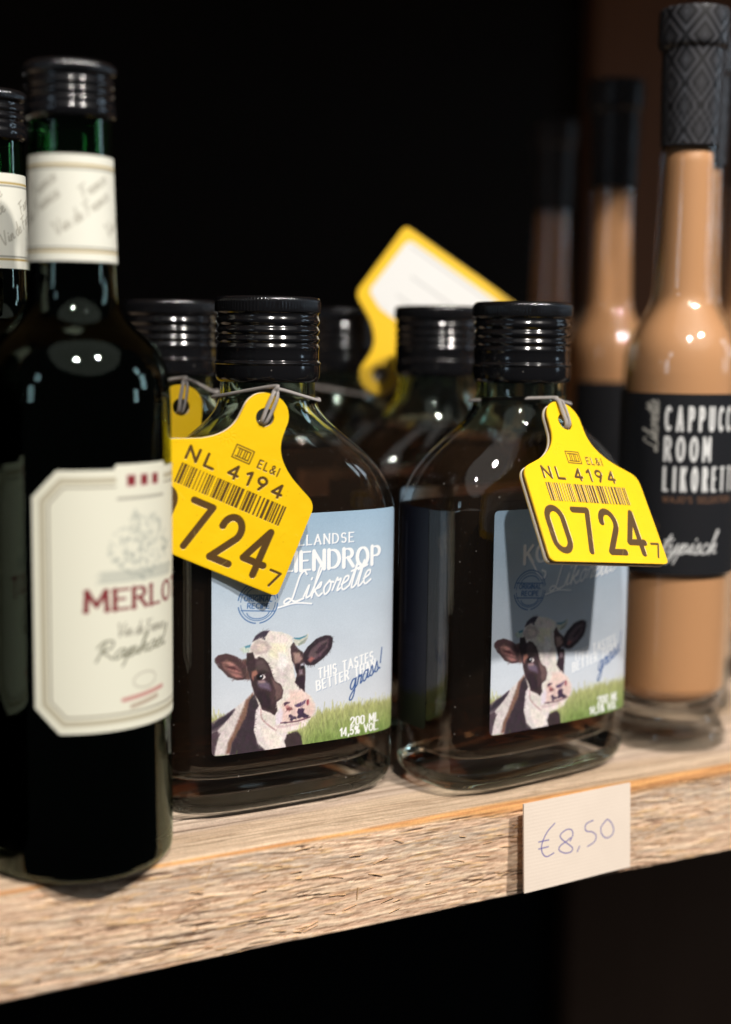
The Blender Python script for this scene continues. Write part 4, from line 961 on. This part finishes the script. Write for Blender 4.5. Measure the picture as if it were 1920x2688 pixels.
def paint_capp():
    cv = Canvas(-48, 48, 61.5, 122.9, 4, (25, 26, 30))
    W = (222, 222, 220)
    for k, s in enumerate(('CAPPUCCINO', 'ROOM', 'LIKORETTE')):
        cv.text(s, -10.2, 110.6 - k*10.1, 7.6, (1.05, .95), W, fit=(34, 15.2, 28.5)[k], gap=.32)
    L = cv.layout('Likorette', 0, 0, 5.2, wsc=.95, shear=.2, script=True)
    cv.strokes([np.stack([-13.0 - q[:, 1], 103.8 + q[:, 0]], 1) for q in L], .5, (190, 186, 176))
    cv.text("WAJO'S SELEKTION", -10.4, 86.4, 1.9, .34, (122, 86, 62), wsc=1.05, gap=.34)
    cv.text('typisch', -10.6, 69.0, 7.4, .55, W, wsc=1.0, shear=.3, script=True)
    for dx, dy in ((0, 0), (2.1, 0)): cv.strokes([[(-16 + dx, 75), (-13.5 + dx, 78), (-16 + dx, 81)]], .4, (104, 74, 54), .7)
    return cv
cc = paint_capp()
ME_CL = sheet(cc, [(-47.8, 61.7), (47.8, 61.7), (47.8, 122.7), (-47.8, 122.7)], wrap(20.33), 'label_band', M_MATT)
CP = [(.3312, .0364, -24, 'tall cappuccino cream liqueur bottle at the front, right of the cow label flasks'),
      (.3680, .0735, -10, 'cream liqueur bottle standing close behind the front cappuccino bottle'),
      (.4290, .1090, 10, 'cream liqueur bottle cut off by the right picture edge'),
      (.3911, .1541, 55, 'blurred cream liqueur bottle behind, its pale neck beside the front cappuccino bottle'),
      (.4360, .2613, 60, 'farthest dim blurred cream liqueur bottle, deep in the shelf shade')]
for x, y, rot, lab in CP:
    e = bottle_root('cream_liqueur_bottle', x, y, rot, lab, 'cappuccino cream liqueur bottles')
    e.scale = (1, 1, 1.003)
    for nm, me in (('glass', ME_CGL), ('cream_liqueur', ME_CRM), ('cap_sleeve', ME_SLV), ('label_band', ME_CL)): link(nm, me, e)

# ------------------------------------------------------------------ price card
def paint_card():
    cv = Canvas(0, 40.8, -29.2, 0, 9, (236, 220, 204))
    cv.C += (np.sin(cv.Y*2*math.pi/1.15)[..., None])*.005
    cv.C += (fbm(cv.X*.15, cv.Y*.15, 4)[..., None] - .5)*.02
    INK = (98, 92, 160)
    def pen(P, cl=False): cv.strokes([crom(P, 8)], .38, INK, .85)
    def q(x, y): return ((x - 175)/(1390 - 175)*40.8, -((y - 385 + (x - 220)*.178)/ (1020))*29.2)
    for P in ([(512, 625), (430, 720), (372, 850), (372, 950), (420, 1003), (500, 965)], [(335, 832), (445, 812)], [(335, 912), (440, 890)],
              [(685, 835), (715, 765), (700, 708), (640, 705), (575, 760), (590, 810), (660, 870), (712, 920), (690, 965), (620, 972), (560, 935), (575, 885), (640, 840), (690, 800)],
              [(792, 905), (765, 965)], [(950, 610), (880, 640), (858, 680), (870, 730), (940, 745), (985, 790), (965, 860), (885, 912)],
              [(1100, 620), (1045, 690), (1050, 770), (1100, 822), (1165, 800), (1192, 730), (1165, 650), (1120, 605), (1095, 625)]): pen([q(*p) for p in P])
    cv.H += np.sin(cv.Y*2*math.pi/1.15)*.006
    return cv
ck = paint_card()
def curl(x): return .9*(1 - x/40.8)**2 + .25*np.sin(x/9.0)
card = link('price_card', None); card['label'] = 'cream price card with handwritten price on the shelf front edge'; card['category'] = 'price card'
card.location = (.2404, -.0042, .0013); card.scale = (1.05, 1, .95); card.rotation_euler = (math.radians(-3.0), 0, math.radians(2.0))
link('written_face', sheet(ck, [(0.05, -29.1), (40.7, -28.7), (40.75, -.1), (0.1, 0)], lambda x, y, h: np.stack([x, -h - .33 - curl(x), y], 1)*.001, 'written_face', M_MATT), card)
bm = bmesh.new(); bmesh.ops.create_cube(bm, size=1.0)
bmesh.ops.scale(bm, vec=(.0406, .00062, .0287), verts=bm.verts); bmesh.ops.translate(bm, vec=(.0204, 0, -.0145), verts=bm.verts)
bmesh.ops.subdivide_edges(bm, edges=[e for e in bm.edges if abs((e.verts[0].co - e.verts[1].co).x) > .01], cuts=24, use_grid_fill=True)
for v in bm.verts: v.co.y -= float(curl(v.co.x*1000))*.001
me = bpy.data.meshes.new('board'); bm.to_mesh(me); bm.free(); me.materials.append(principled('cream_card_stock', rgb(236, 220, 204), .8, .2))
link('board', me, card)
